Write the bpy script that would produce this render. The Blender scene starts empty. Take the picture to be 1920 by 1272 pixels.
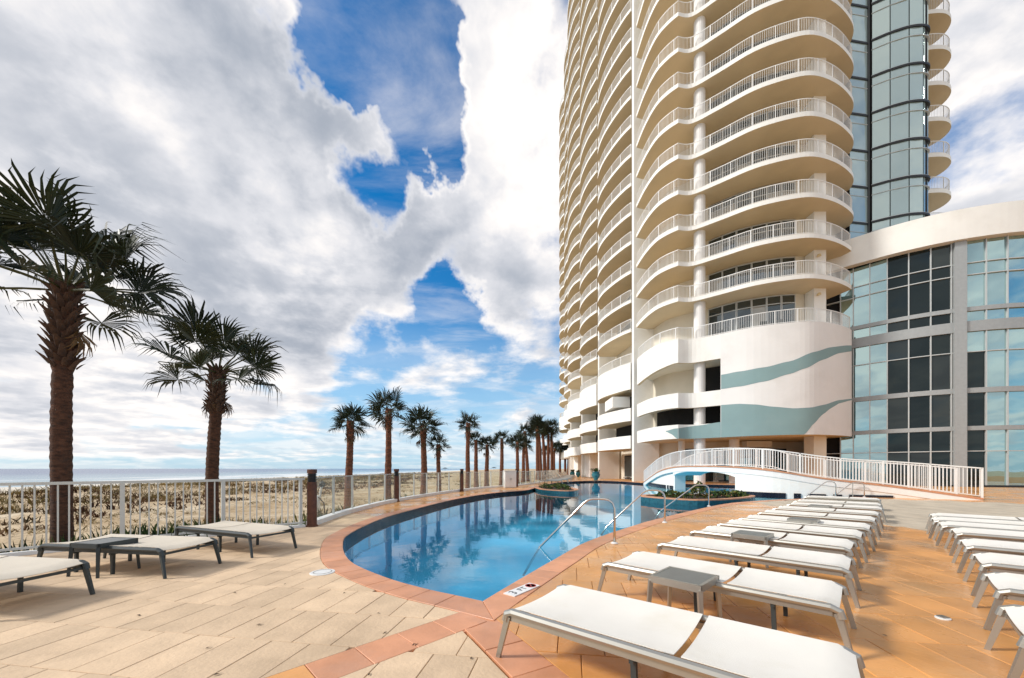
import bpy, math, random
from mathutils import Vector, Matrix, noise
R = math.radians
rnd = random.Random(7)
S = bpy.context.scene
COL = S.collection

# ------------------------------------------------------------------ camera, sky, sun, exposure
F, CX, HY, H = 700.0, 960.0, 879.0, 1.3          # focal length and horizon of the photograph in its pixels, eye height
cam = bpy.data.cameras.new('camera')
cam.sensor_width = 36.0
cam.lens = 36.0 * F / 1920.0
cam.shift_y = (HY - 636.0) / 1920.0
cam.clip_end = 30000
cam.clip_start = 0.05
camo = bpy.data.objects.new('camera', cam)
camo.location = (0, 0, H)
camo.rotation_euler = (R(90), 0, 0)
COL.objects.link(camo)
S.camera = camo
S.view_settings.view_transform = 'Standard'
S.view_settings.look = 'None'
S.view_settings.gamma = 1
S.view_settings.use_curve_mapping = False
S.view_settings.exposure = 0.68
S.cycles.use_denoising = True
S.cycles.max_bounces = 8
S.cycles.transparent_max_bounces = 16
S.cycles.caustics_reflective = False
S.cycles.caustics_refractive = False
S.cycles.sample_clamp_indirect = 6

SUN_DIR = Vector((-0.80, -0.10, 0.56)).normalized()   # towards the sun
SUN_EL = math.asin(SUN_DIR.z)
SUN_AZ = math.atan2(SUN_DIR.x, SUN_DIR.y)

def sky_dir(x, y):
    return Vector((x - CX, F, HY - y)).normalized()

def make_world():
    w = bpy.data.worlds.new('World')
    S.world = w
    w.use_nodes = True
    nt = w.node_tree
    N, L = nt.nodes, nt.links
    N.clear()
    def node(t, **k):
        n = N.new(t)
        for a, b in k.items():
            setattr(n, a, b)
        return n
    def val(sock, v):
        if isinstance(v, (int, float)):
            sock.default_value = v
        else:
            L.new(v, sock)
    def M(op, a, b=0.0, c=0.0, clamp=False):
        n = node('ShaderNodeMath', operation=op, use_clamp=clamp)
        val(n.inputs[0], a); val(n.inputs[1], b); val(n.inputs[2], c)
        return n.outputs[0]
    def rng(v, a, b, c, d, smooth=True):
        n = node('ShaderNodeMapRange', interpolation_type='SMOOTHSTEP' if smooth else 'LINEAR')
        n.clamp = True
        for i, q in enumerate((v, a, b, c, d)):
            val(n.inputs[i], q)
        return n.outputs[0]
    tc = node('ShaderNodeTexCoord')
    nrm = node('ShaderNodeVectorMath', operation='NORMALIZE')
    L.new(tc.outputs['Generated'], nrm.inputs[0])
    D = nrm.outputs['Vector']
    sep = node('ShaderNodeSeparateXYZ'); L.new(D, sep.inputs[0])
    den = M('ADD', M('MAXIMUM', sep.outputs[2], 0.0), 0.16)
    px, py = M('DIVIDE', sep.outputs[0], den), M('DIVIDE', sep.outputs[1], den)
    def pvec(ox, oy, sx=1.0, sy=1.0):
        c = node('ShaderNodeCombineXYZ')
        L.new(M('ADD', M('MULTIPLY', px, sx), ox), c.inputs[0])
        L.new(M('ADD', M('MULTIPLY', py, sy), oy), c.inputs[1])
        return c.outputs[0]
    def nz(vec, scale, detail=8, rough=0.55, dist=0.0):
        n = node('ShaderNodeTexNoise')
        n.inputs['Scale'].default_value = scale
        n.inputs['Detail'].default_value = detail
        n.inputs['Roughness'].default_value = rough
        n.inputs['Distortion'].default_value = dist
        L.new(vec, n.inputs['Vector'])
        return n.outputs[0]
    # directions wander a little so that bank edges billow
    wn = node('ShaderNodeTexNoise')
    for a_, b_ in (('Scale', 3.2), ('Detail', 6), ('Roughness', 0.6)):
        wn.inputs[a_].default_value = b_
    L.new(D, wn.inputs['Vector'])
    ws = node('ShaderNodeVectorMath', operation='SUBTRACT'); L.new(wn.outputs['Color'], ws.inputs[0]); ws.inputs[1].default_value = (0.5, 0.5, 0.5)
    wm = node('ShaderNodeVectorMath', operation='SCALE'); L.new(ws.outputs[0], wm.inputs[0]); wm.inputs['Scale'].default_value = 0.42
    wa = node('ShaderNodeVectorMath', operation='ADD'); L.new(D, wa.inputs[0]); L.new(wm.outputs[0], wa.inputs[1])
    wv = node('ShaderNodeVectorMath', operation='NORMALIZE'); L.new(wa.outputs[0], wv.inputs[0])
    DW = wv.outputs['Vector']
    def blob(x, y, deg, amp, src=None):
        d = node('ShaderNodeVectorMath', operation='DOT_PRODUCT')
        L.new(DW if src is None else src, d.inputs[0]); d.inputs[1].default_value = sky_dir(x, y)
        return rng(d.outputs['Value'], math.cos(R(deg)), 1.0, 0.0, amp)
    def total(items):
        tot = None
        for it in items:
            b = blob(*it)
            tot = b if tot is None else M('ADD', tot, b)
        return tot
    n1 = nz(pvec(3.7, 1.3), 1.5, 10, 0.60, 0.1)
    nL = nz(pvec(3.7 - 0.10, 1.3 + 0.05), 1.5, 6, 0.55, 0.1)
    n2 = nz(D, 5.5, 9, 0.6, 0.25)
    n3 = nz(D, 3.1, 7, 0.55, 0.2)
    wisps = nz(pvec(1.7, 8.2, 0.6, 1.6), 1.6, 8, 0.6, 0.5)
    # broad layout of the cloud deck: gaps of blue between large cumulus banks
    gaps = total([(650, -10, 8, -0.34), (700, 60, 7, -0.32), (770, 150, 7, -0.36), (820, 215, 5, -0.30), (900, 60, 8, 0.16),
                  (700, 345, 6, -0.36), (840, 590, 6, -0.26), (690, 690, 8, -0.14), (540, 610, 7, -0.08), (930, 690, 8, -0.10),
                  (1850, 310, 8, -0.22), (1900, 200, 6, -0.10), (760, 470, 7, 0.14)])
    banks = total([(280, 260, 34, 0.34), (90, 620, 18, 0.16), (960, 420, 14, 0.26), (980, 130, 10, 0.16),
                   (560, 520, 14, 0.18), (1840, 90, 20, 0.30), (1880, 430, 12, 0.24), (600, 160, 9, 0.08), (860, 330, 8, 0.16), (800, 420, 7, 0.12), (960, 560, 7, 0.12), (620, 560, 6, 0.08)])
    back = node('ShaderNodeVectorMath', operation='DOT_PRODUCT'); L.new(DW, back.inputs[0]); back.inputs[1].default_value = (-0.35, -0.85, 0.4)
    banks = M('ADD', banks, rng(back.outputs['Value'], 0.2, 1.0, 0.0, 0.20))
    cov = M('ADD', M('ADD', M('ADD', n1, gaps), banks), M('MULTIPLY', M('SUBTRACT', n2, 0.5), 0.22))
    alpha = rng(cov, 0.40, 0.68, 0.0, 1.0)
    # low streaks near the horizon
    streak = nz(pvec(0.3, 2.2, 0.35, 1.0), 1.1, 7, 0.55, 0.3)
    low = rng(sep.outputs[2], 0.04, 0.40, 1.0, 0.0)
    alpha = M('MAXIMUM', alpha, M('MULTIPLY', low, rng(streak, 0.40, 0.66, 0.10, 0.62)))
    alpha = M('MAXIMUM', alpha, rng(wisps, 0.45, 0.75, 0.0, 0.55))
    alpha = M('MULTIPLY', alpha, rng(sep.outputs[2], -0.02, 0.03, 0.0, 1.0))
    haze_ = rng(sep.outputs[2], 0.0, 0.46, 0.85, 0.0)          # pale blue air towards the horizon
    # relief of the clouds: edges and sides turned to the sun are bright, thick bellies grey
    relief = rng(M('SUBTRACT', n1, nL), -0.09, 0.09, -0.5, 0.5)
    edge = rng(cov, 0.52, 0.86, 0.0, 1.0)
    belly = M('MULTIPLY', edge, rng(n3, 0.36, 0.60, 0.35, 1.0))
    fine = M('MULTIPLY', M('SUBTRACT', n2, 0.5), 0.9)
    bright = M('ADD', M('SUBTRACT', 0.92, M('MULTIPLY', belly, 0.62)), M('ADD', M('MULTIPLY', relief, 0.42), fine))
    bright = M('ADD', bright, M('ADD', blob(0, 600, 20, 0.22), blob(970, 260, 13, 0.30)), clamp=True)
    cr = node('ShaderNodeValToRGB')
    els = cr.color_ramp.elements
    els[0].position = 0.05; els[0].color = (0.30, 0.33, 0.385, 1)
    els[1].position = 0.98; els[1].color = (0.80, 0.765, 0.74, 1)
    for p_, c_ in ((0.35, (0.42, 0.44, 0.485, 1)), (0.66, (0.57, 0.575, 0.605, 1))):
        e = els.new(p_); e.color = c_
    L.new(bright, cr.inputs[0])
    sky = node('ShaderNodeTexSky', sky_type='NISHITA')
    sky.sun_disc = False
    sky.sun_elevation = SUN_EL
    sky.sun_rotation = SUN_AZ
    sky.air_density = 1.0
    sky.dust_density = 0.1
    sky.ozone_density = 1.2
    hs = node('ShaderNodeHueSaturation'); hs.inputs['Saturation'].default_value = 1.5; L.new(sky.outputs[0], hs.inputs['Color'])
    bg1 = node('ShaderNodeBackground'); L.new(hs.outputs[0], bg1.inputs[0]); bg1.inputs[1].default_value = 0.10
    bg2 = node('ShaderNodeBackground'); L.new(cr.outputs[0], bg2.inputs[0]); bg2.inputs[1].default_value = 0.86
    bg3 = node('ShaderNodeBackground'); bg3.inputs[0].default_value = (0.26, 0.47, 0.66, 1); bg3.inputs[1].default_value = 0.85
    mh = node('ShaderNodeMixShader')
    L.new(haze_, mh.inputs[0]); L.new(bg1.outputs[0], mh.inputs[1]); L.new(bg3.outputs[0], mh.inputs[2])
    mx = node('ShaderNodeMixShader')
    L.new(alpha, mx.inputs[0]); L.new(mh.outputs[0], mx.inputs[1]); L.new(bg2.outputs[0], mx.inputs[2])
    out = node('ShaderNodeOutputWorld'); L.new(mx.outputs[0], out.inputs[0])
make_world()

sun = bpy.data.lights.new('sun', 'SUN')
sun.energy = 2.2
sun.angle = R(10)
sun.color = (1.0, 0.96, 0.90)
suno = bpy.data.objects.new('sun', sun)
suno.rotation_euler = SUN_DIR.to_track_quat('Z', 'Y').to_euler()
suno.location = (0, 0, 60)
COL.objects.link(suno)

# ------------------------------------------------------------------ materials
def mat(name, col, rough=0.6, metal=0.0, spec=0.5, var=0.12, vscale=6.0, bump=0.0, bscale=40.0, tone=False, dirt=None, dscale=1.0, coat=0.0, rvar=0.0, stretch=None):
    m = bpy.data.materials.new(name)
    m.use_nodes = True
    nt = m.node_tree
    N, L = nt.nodes, nt.links
    b = N['Principled BSDF']
    b.inputs['Roughness'].default_value = rough
    b.inputs['Metallic'].default_value = metal
    b.inputs['Specular IOR Level'].default_value = spec
    b.inputs['Coat Weight'].default_value = coat
    tc = N.new('ShaderNodeTexCoord')
    vec = tc.outputs['Object']
    if stretch:
        mp = N.new('ShaderNodeMapping'); mp.inputs['Scale'].default_value = stretch
        L.new(vec, mp.inputs['Vector']); vec = mp.outputs[0]
    nz = N.new('ShaderNodeTexNoise')
    nz.inputs['Scale'].default_value = vscale
    nz.inputs['Detail'].default_value = 6
    L.new(vec, nz.inputs['Vector'])
    r = N.new('ShaderNodeValToRGB')
    lo, hi = 1 - var, 1 + var
    r.color_ramp.elements[0].position = 0.3
    r.color_ramp.elements[1].position = 0.7
    r.color_ramp.elements[0].color = [min(1, c * lo) for c in col] + [1]
    r.color_ramp.elements[1].color = [min(1, c * hi) for c in col] + [1]
    L.new(nz.outputs[0], r.inputs[0])
    c = r.outputs[0]
    if dirt:
        dn = N.new('ShaderNodeTexNoise'); dn.inputs['Scale'].default_value = dscale; dn.inputs['Detail'].default_value = 8
        dn.inputs['Roughness'].default_value = 0.65
        L.new(tc.outputs['Object'], dn.inputs['Vector'])
        dr = N.new('ShaderNodeMapRange'); dr.inputs[1].default_value = 0.52; dr.inputs[2].default_value = 0.72
        dr.inputs[3].default_value = 0.0; dr.inputs[4].default_value = dirt[3]
        L.new(dn.outputs[0], dr.inputs[0])
        mx = N.new('ShaderNodeMix'); mx.data_type = 'RGBA'
        L.new(dr.outputs[0], mx.inputs[0]); L.new(c, mx.inputs[6]); mx.inputs[7].default_value = (*dirt[:3], 1)
        c = mx.outputs[2]
    if tone:
        at = N.new('ShaderNodeAttribute'); at.attribute_name = 'tone'
        mm = N.new('ShaderNodeMapRange'); mm.inputs[3].default_value = 0.90; mm.inputs[4].default_value = 1.10
        L.new(at.outputs['Fac'], mm.inputs[0])
        vm = N.new('ShaderNodeVectorMath'); vm.operation = 'SCALE'
        L.new(c, vm.inputs[0]); L.new(mm.outputs[0], vm.inputs['Scale'])
        c = vm.outputs[0]
    L.new(c, b.inputs['Base Color'])
    if rvar:
        rn = N.new('ShaderNodeTexNoise'); rn.inputs['Scale'].default_value = 0.9; rn.inputs['Detail'].default_value = 5
        L.new(tc.outputs['Object'], rn.inputs['Vector'])
        rr = N.new('ShaderNodeMapRange'); rr.inputs[1].default_value = 0.35; rr.inputs[2].default_value = 0.65
        rr.inputs[3].default_value = max(0.05, rough - rvar); rr.inputs[4].default_value = rough + rvar
        L.new(rn.outputs[0], rr.inputs[0]); L.new(rr.outputs[0], b.inputs['Roughness'])
    if bump:
        bn = N.new('ShaderNodeTexNoise'); bn.inputs['Scale'].default_value = bscale; bn.inputs['Detail'].default_value = 5
        L.new(vec, bn.inputs['Vector'])
        bp = N.new('ShaderNodeBump'); bp.inputs['Strength'].default_value = bump; bp.inputs['Distance'].default_value = 0.02
        L.new(bn.outputs[0], bp.inputs['Height']); L.new(bp.outputs[0], b.inputs['Normal'])
    return m

def mat_ramp(name, cols, rough=0.8, trans=0.0, attr='tone', spec=0.2):
    """colour picked along a ramp by the piece's own tone"""
    m = bpy.data.materials.new(name); m.use_nodes = True
    N, L = m.node_tree.nodes, m.node_tree.links
    b = N['Principled BSDF']; b.inputs['Roughness'].default_value = rough
    b.inputs['Specular IOR Level'].default_value = spec
    at = N.new('ShaderNodeAttribute'); at.attribute_name = attr
    r = N.new('ShaderNodeValToRGB')
    els = r.color_ramp.elements
    for i in range(1, len(cols) - 1):
        els.new(i / (len(cols) - 1))
    for e, c in zip(els, cols):
        e.color = (*c, 1)
    L.new(at.outputs['Fac'], r.inputs[0]); L.new(r.outputs[0], b.inputs['Base Color'])
    return m

def mat_glass(name, tint, refl, inner, rough=0.015, wob=0.0):
    """coated facade glass: mirror layer over a dim interior colour"""
    m = bpy.data.materials.new(name); m.use_nodes = True
    N, L = m.node_tree.nodes, m.node_tree.links
    N.remove(N['Principled BSDF'])
    out = N['Material Output']
    g = N.new('ShaderNodeBsdfGlossy'); g.inputs['Color'].default_value = (*tint, 1); g.inputs['Roughness'].default_value = rough
    d = N.new('ShaderNodeBsdfDiffuse'); d.inputs['Color'].default_value = (*inner, 1)
    f = N.new('ShaderNodeFresnel'); f.inputs['IOR'].default_value = 1.5
    mr = N.new('ShaderNodeMapRange'); mr.inputs[1].default_value = 0.04; mr.inputs[2].default_value = 1.0
    mr.inputs[3].default_value = refl; mr.inputs[4].default_value = 1.0
    L.new(f.outputs[0], mr.inputs[0])
    mx = N.new('ShaderNodeMixShader'); L.new(mr.outputs[0], mx.inputs[0]); L.new(d.outputs[0], mx.inputs[1]); L.new(g.outputs[0], mx.inputs[2])
    L.new(mx.outputs[0], out.inputs[0])
    if wob:
        tc = N.new('ShaderNodeTexCoord'); n = N.new('ShaderNodeTexNoise'); n.inputs['Scale'].default_value = 0.7; n.inputs['Detail'].default_value = 1
        L.new(tc.outputs['Object'], n.inputs['Vector'])
        bp = N.new('ShaderNodeBump'); bp.inputs['Strength'].default_value = wob; bp.inputs['Distance'].default_value = 0.05
        L.new(n.outputs[0], bp.inputs['Height']); L.new(bp.outputs[0], g.inputs['Normal'])
    return m

def mat_clear(name, tint, milky, mcol):
    """clear see-through pane with a little haze of its own and a mirror layer"""
    m = bpy.data.materials.new(name); m.use_nodes = True
    N, L = m.node_tree.nodes, m.node_tree.links
    N.remove(N['Principled BSDF']); out = N['Material Output']
    t = N.new('ShaderNodeBsdfTransparent'); t.inputs[0].default_value = (*tint, 1)
    d = N.new('ShaderNodeBsdfDiffuse'); d.inputs[0].default_value = (*mcol, 1)
    g = N.new('ShaderNodeBsdfGlossy'); g.inputs['Roughness'].default_value = 0.02
    a = N.new('ShaderNodeMixShader'); a.inputs[0].default_value = milky
    L.new(t.outputs[0], a.inputs[1]); L.new(d.outputs[0], a.inputs[2])
    f = N.new('ShaderNodeFresnel'); f.inputs[0].default_value = 1.3
    bk = N.new('ShaderNodeNewGeometry'); iv = N.new('ShaderNodeMath'); iv.operation = 'SUBTRACT'; iv.inputs[0].default_value = 1; L.new(bk.outputs['Backfacing'], iv.inputs[1])
    ff = N.new('ShaderNodeMath'); ff.operation = 'MULTIPLY'; L.new(f.outputs[0], ff.inputs[0]); L.new(iv.outputs[0], ff.inputs[1])
    b = N.new('ShaderNodeMixShader'); L.new(ff.outputs[0], b.inputs[0]); L.new(a.outputs[0], b.inputs[1]); L.new(g.outputs[0], b.inputs[2])
    L.new(b.outputs[0], out.inputs[0])
    return m

def mat_water():
    m = bpy.data.materials.new('pool water'); m.use_nodes = True
    N, L = m.node_tree.nodes, m.node_tree.links
    N.remove(N['Principled BSDF']); out = N['Material Output']
    t = N.new('ShaderNodeBsdfTransparent'); t.inputs[0].default_value = (0.66, 0.92, 0.985, 1)
    g = N.new('ShaderNodeBsdfGlossy'); g.inputs['Roughness'].default_value = 0.0
    tc = N.new('ShaderNodeTexCoord')
    n = N.new('ShaderNodeTexNoise'); n.inputs['Scale'].default_value = 2.2; n.inputs['Detail'].default_value = 3
    L.new(tc.outputs['Object'], n.inputs['Vector'])
    bp = N.new('ShaderNodeBump'); bp.inputs['Strength'].default_value = 0.05; bp.inputs['Distance'].default_value = 0.05
    L.new(n.outputs[0], bp.inputs['Height']); L.new(bp.outputs[0], g.inputs['Normal'])
    f = N.new('ShaderNodeFresnel'); f.inputs[0].default_value = 1.52
    bk = N.new('ShaderNodeNewGeometry'); iv = N.new('ShaderNodeMath'); iv.operation = 'SUBTRACT'; iv.inputs[0].default_value = 1; L.new(bk.outputs['Backfacing'], iv.inputs[1])
    ff = N.new('ShaderNodeMath'); ff.operation = 'MULTIPLY'; L.new(f.outputs[0], ff.inputs[0]); L.new(iv.outputs[0], ff.inputs[1])
    mx = N.new('ShaderNodeMixShader'); L.new(ff.outputs[0], mx.inputs[0]); L.new(t.outputs[0], mx.inputs[1]); L.new(g.outputs[0], mx.inputs[2])
    L.new(mx.outputs[0], out.inputs[0])
    return m

M = dict(
    white=mat('white stucco', (0.84, 0.82, 0.765), 0.8, var=0.035, vscale=0.6, bump=0.08, bscale=60, dirt=(0.55, 0.50, 0.42, 0.25), dscale=0.35),
    mural=mat('warm white mural wall', (0.79, 0.765, 0.73), 0.8, var=0.03, vscale=0.5, bump=0.12, bscale=40, dirt=(0.60, 0.57, 0.52, 0.28), dscale=0.45),
    cream=mat('cream stucco', (0.72, 0.66, 0.54), 0.85, var=0.05, vscale=0.6, bump=0.1, bscale=50),
    soffit=mat('tan soffit paint', (0.62, 0.505, 0.335), 0.85, var=0.06, vscale=0.5),  # tan for slab undersides, darker than the white edges
    teal_paint=mat('grey teal paint', (0.225, 0.335, 0.335), 0.75, var=0.05, vscale=0.7, bump=0.12, bscale=40, dirt=(0.30, 0.38, 0.37, 0.3), dscale=0.5),
    rail=mat('white railing paint', (0.82, 0.81, 0.78), 0.45, var=0.03),
    fence=mat('off white fence paint', (0.56, 0.575, 0.545), 0.45, var=0.05),
    greyframe=mat('grey aluminium', (0.36, 0.38, 0.38), 0.45, metal=0.2, var=0.05),
    lightframe=mat('pale aluminium', (0.55, 0.57, 0.56), 0.4, metal=0.3, var=0.04),
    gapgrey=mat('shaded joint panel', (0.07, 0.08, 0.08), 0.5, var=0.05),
    darkframe=mat('black frame', (0.02, 0.022, 0.024), 0.5, var=0.05),
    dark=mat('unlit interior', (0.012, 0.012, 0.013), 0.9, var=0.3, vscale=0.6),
    glass=mat_glass('teal coated glass', (0.62, 0.82, 0.82), 0.62, (0.05, 0.14, 0.15), wob=0.10),
    glass_tower=mat_glass('grey teal coated glass', (0.66, 0.78, 0.77), 0.34, (0.42, 0.53, 0.52), wob=0.2),
    glass_refl_dark=mat_glass('glass with dark reflection tone', (0.5, 0.6, 0.6), 0.07, (0.006, 0.010, 0.011), wob=0.08),  # dark reflection put into the pane colour, mirror layer kept weak
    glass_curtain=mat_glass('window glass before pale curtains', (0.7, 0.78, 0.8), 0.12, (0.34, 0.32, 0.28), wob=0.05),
    glass_dim=mat_glass('glass with dark reflection tone before a dim room', (0.5, 0.6, 0.6), 0.08, (0.022, 0.026, 0.026), wob=0.10),  # same painted dark reflection, a little lighter
    glass_win=mat_glass('window glass', (0.7, 0.78, 0.8), 0.14, (0.02, 0.03, 0.034), wob=0.05),
    glass_door=mat_glass('blue teal door glass', (0.45, 0.75, 0.8), 0.35, (0.02, 0.16, 0.20)),
    clear=mat_clear('fence glass', (0.95, 0.975, 0.96), 0.07, (0.8, 0.83, 0.78)),
    beige=mat('beige stamped concrete', (0.66, 0.49, 0.325), 0.8, spec=0.25, var=0.10, vscale=3.5, bump=0.25, bscale=30, tone=True, dirt=(0.36, 0.26, 0.17, 0.40), dscale=1.3, rvar=0.15),
    orange=mat('orange stamped concrete', (0.66, 0.315, 0.10), 0.28, spec=0.5, var=0.14, vscale=2.2, bump=0.12, bscale=24, tone=True, dirt=(0.52, 0.36, 0.20, 0.55), dscale=0.8, rvar=0.17),
    path=mat('pale beige concrete', (0.52, 0.44, 0.33), 0.6, var=0.08, vscale=3, bump=0.2, bscale=30, tone=True, dirt=(0.36, 0.28, 0.2, 0.3), dscale=1.3),
    coping=mat('terracotta coping', (0.62, 0.29, 0.155), 0.5, var=0.12, vscale=4, bump=0.12, bscale=24, tone=True, dirt=(0.55, 0.32, 0.22, 0.5), dscale=1.5, rvar=0.15),
    joint_o=mat('orange paving joint', (0.52, 0.25, 0.08), 0.9, var=0.15, bump=0.3),
    joint=mat('paving joint', (0.43, 0.30, 0.185), 0.9, var=0.15, bump=0.3),
    navy=mat('navy waterline tile', (0.008, 0.012, 0.022), 0.2, var=0.2, vscale=12),
    tealtile=mat('teal glazed tile', (0.02, 0.10, 0.13), 0.2, var=0.3, vscale=10),
    poolblue=mat('pool plaster', (0.12, 0.50, 0.70), 0.7, var=0.10, vscale=0.8),
    water=mat_water(),
    chrome=mat('brushed steel', (0.62, 0.60, 0.56), 0.22, metal=1.0, var=0.05),
    silver=mat('silver grey aluminium', (0.42, 0.41, 0.37), 0.38, metal=0.75, var=0.05),
    charcoal=mat('charcoal powder coat', (0.035, 0.045, 0.047), 0.45, var=0.1),
    sling=mat('white sling fabric', (0.80, 0.765, 0.69), 0.75, var=0.03, vscale=3, bump=0.25, bscale=260, dirt=(0.66, 0.60, 0.47, 0.35), dscale=2.0),
    cream_sling=mat('cream sling fabric', (0.66, 0.59, 0.48), 0.75, var=0.05, vscale=3, bump=0.25, bscale=260),
    tabletop=mat('grey slatted top', (0.22, 0.23, 0.22), 0.4, metal=0.5, var=0.08),
    rust=mat('rust brown metal', (0.105, 0.036, 0.018), 0.6, var=0.35, vscale=9, bump=0.2),
    trunk=mat('dark palm bark', (0.075, 0.032, 0.017), 0.95, var=0.6, vscale=9, bump=1.0, bscale=26, stretch=(1, 1, 2.6), dirt=(0.05, 0.03, 0.02, 0.7), dscale=5),
    far_trunk=mat('reddish palm bark', (0.15, 0.056, 0.028), 0.95, var=0.5, vscale=6, bump=0.8, bscale=20, stretch=(1, 1, 2.6), dirt=(0.05, 0.03, 0.02, 0.6), dscale=2),
    boot=mat('old leaf base', (0.065, 0.034, 0.02), 0.9, var=0.55, vscale=6, bump=0.4),
    frond=mat_ramp('palm leaf', [(0.008, 0.014, 0.006), (0.016, 0.027, 0.010), (0.040, 0.052, 0.015), (0.16, 0.085, 0.03)], 0.5, spec=0.3),
    sand=None,
    urn=mat('teal glazed pottery', (0.03, 0.17, 0.20), 0.2, var=0.25, vscale=5),
    leafgreen=mat_ramp('planter leaves', [(0.008, 0.018, 0.008), (0.022, 0.05, 0.014), (0.07, 0.12, 0.025), (0.16, 0.14, 0.03)], 0.6),
    dunegrass=mat_ramp('dune grass', [(0.30, 0.19, 0.05), (0.18, 0.13, 0.04), (0.10, 0.085, 0.035), (0.42, 0.33, 0.17)], 0.9),
    scrub=mat_ramp('dune scrub', [(0.035, 0.016, 0.010), (0.09, 0.042, 0.022), (0.16, 0.09, 0.04), (0.06, 0.045, 0.02)], 0.9),
    debris=mat_ramp('beach debris', [(0.03, 0.02, 0.012), (0.10, 0.065, 0.035), (0.48, 0.40, 0.29), (0.20, 0.13, 0.06)], 0.95),
    debris_dark=mat('dry leaf', (0.07, 0.04, 0.02), 0.8, var=0.4),
    soil=mat('planter soil', (0.05, 0.032, 0.02), 0.95, var=0.3, bump=0.5),
    marker=mat('white ceramic marker', (0.78, 0.78, 0.76), 0.35, var=0.03),
    ink=mat('dark grey lettering', (0.03, 0.035, 0.045), 0.5),
    red=mat('red ring paint', (0.45, 0.05, 0.04), 0.5),
    plastic=mat('white plastic', (0.74, 0.74, 0.72), 0.5, var=0.05),
    black=mat('black plastic', (0.012, 0.012, 0.014), 0.6),
    lampglow=mat('lamp glass', (0.7, 0.55, 0.3), 0.4),
)
# ------------------------------------------------------------------ mesh helpers
def smooth_path(pts, per=6):
    """Catmull-Rom through plan points"""
    out = []
    n = len(pts)
    for i in range(n - 1):
        p0 = Vector(pts[max(i - 1, 0)]); p1 = Vector(pts[i]); p2 = Vector(pts[i + 1]); p3 = Vector(pts[min(i + 2, n - 1)])
        for k in range(per):
            t = k / per
            out.append(0.5 * ((2 * p1) + (p2 - p0) * t + (2 * p0 - 5 * p1 + 4 * p2 - p3) * t * t + (3 * p1 - p0 - 3 * p2 + p3) * t ** 3))
    out.append(Vector(pts[-1]))
    return out

def lengths(p):
    s = [0.0]
    for a, b in zip(p, p[1:]):
        s.append(s[-1] + (b - a).length)
    return s

def at_len(p, s, d):
    d = max(0, min(s[-1], d))
    for i in range(len(p) - 1):
        if s[i + 1] >= d:
            t = (d - s[i]) / max(1e-9, s[i + 1] - s[i])
            return p[i].lerp(p[i + 1], t), (p[i + 1] - p[i]).normalized()
    return p[-1], (p[-1] - p[-2]).normalized()

def resample(p, step):
    s = lengths(p); n = max(2, round(s[-1] / step) + 1)
    return [at_len(p, s, s[-1] * i / (n - 1))[0] for i in range(n)]

def offset(p, d, closed=False):
    """plan polyline moved d to its right-hand side (negative: left)"""
    out = []
    n = len(p)
    for i in range(n):
        a = p[(i - 1) % n] if closed or i else p[i]
        b = p[(i + 1) % n] if closed or i < n - 1 else p[i]
        t1 = (p[i] - a).to_2d() if (p[i] - a).length > 1e-9 else (b - p[i]).to_2d()
        t2 = (b - p[i]).to_2d() if (b - p[i]).length > 1e-9 else t1
        t1.normalize(); t2.normalize()
        n1 = Vector((t1.y, -t1.x)); n2 = Vector((t2.y, -t2.x))
        m = n1 + n2
        if m.length < 0.3:
            m = n1
        m.normalize()
        out.append(p[i].to_2d() + m * d / max(0.5, m.dot(n1)))
    return out

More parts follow.
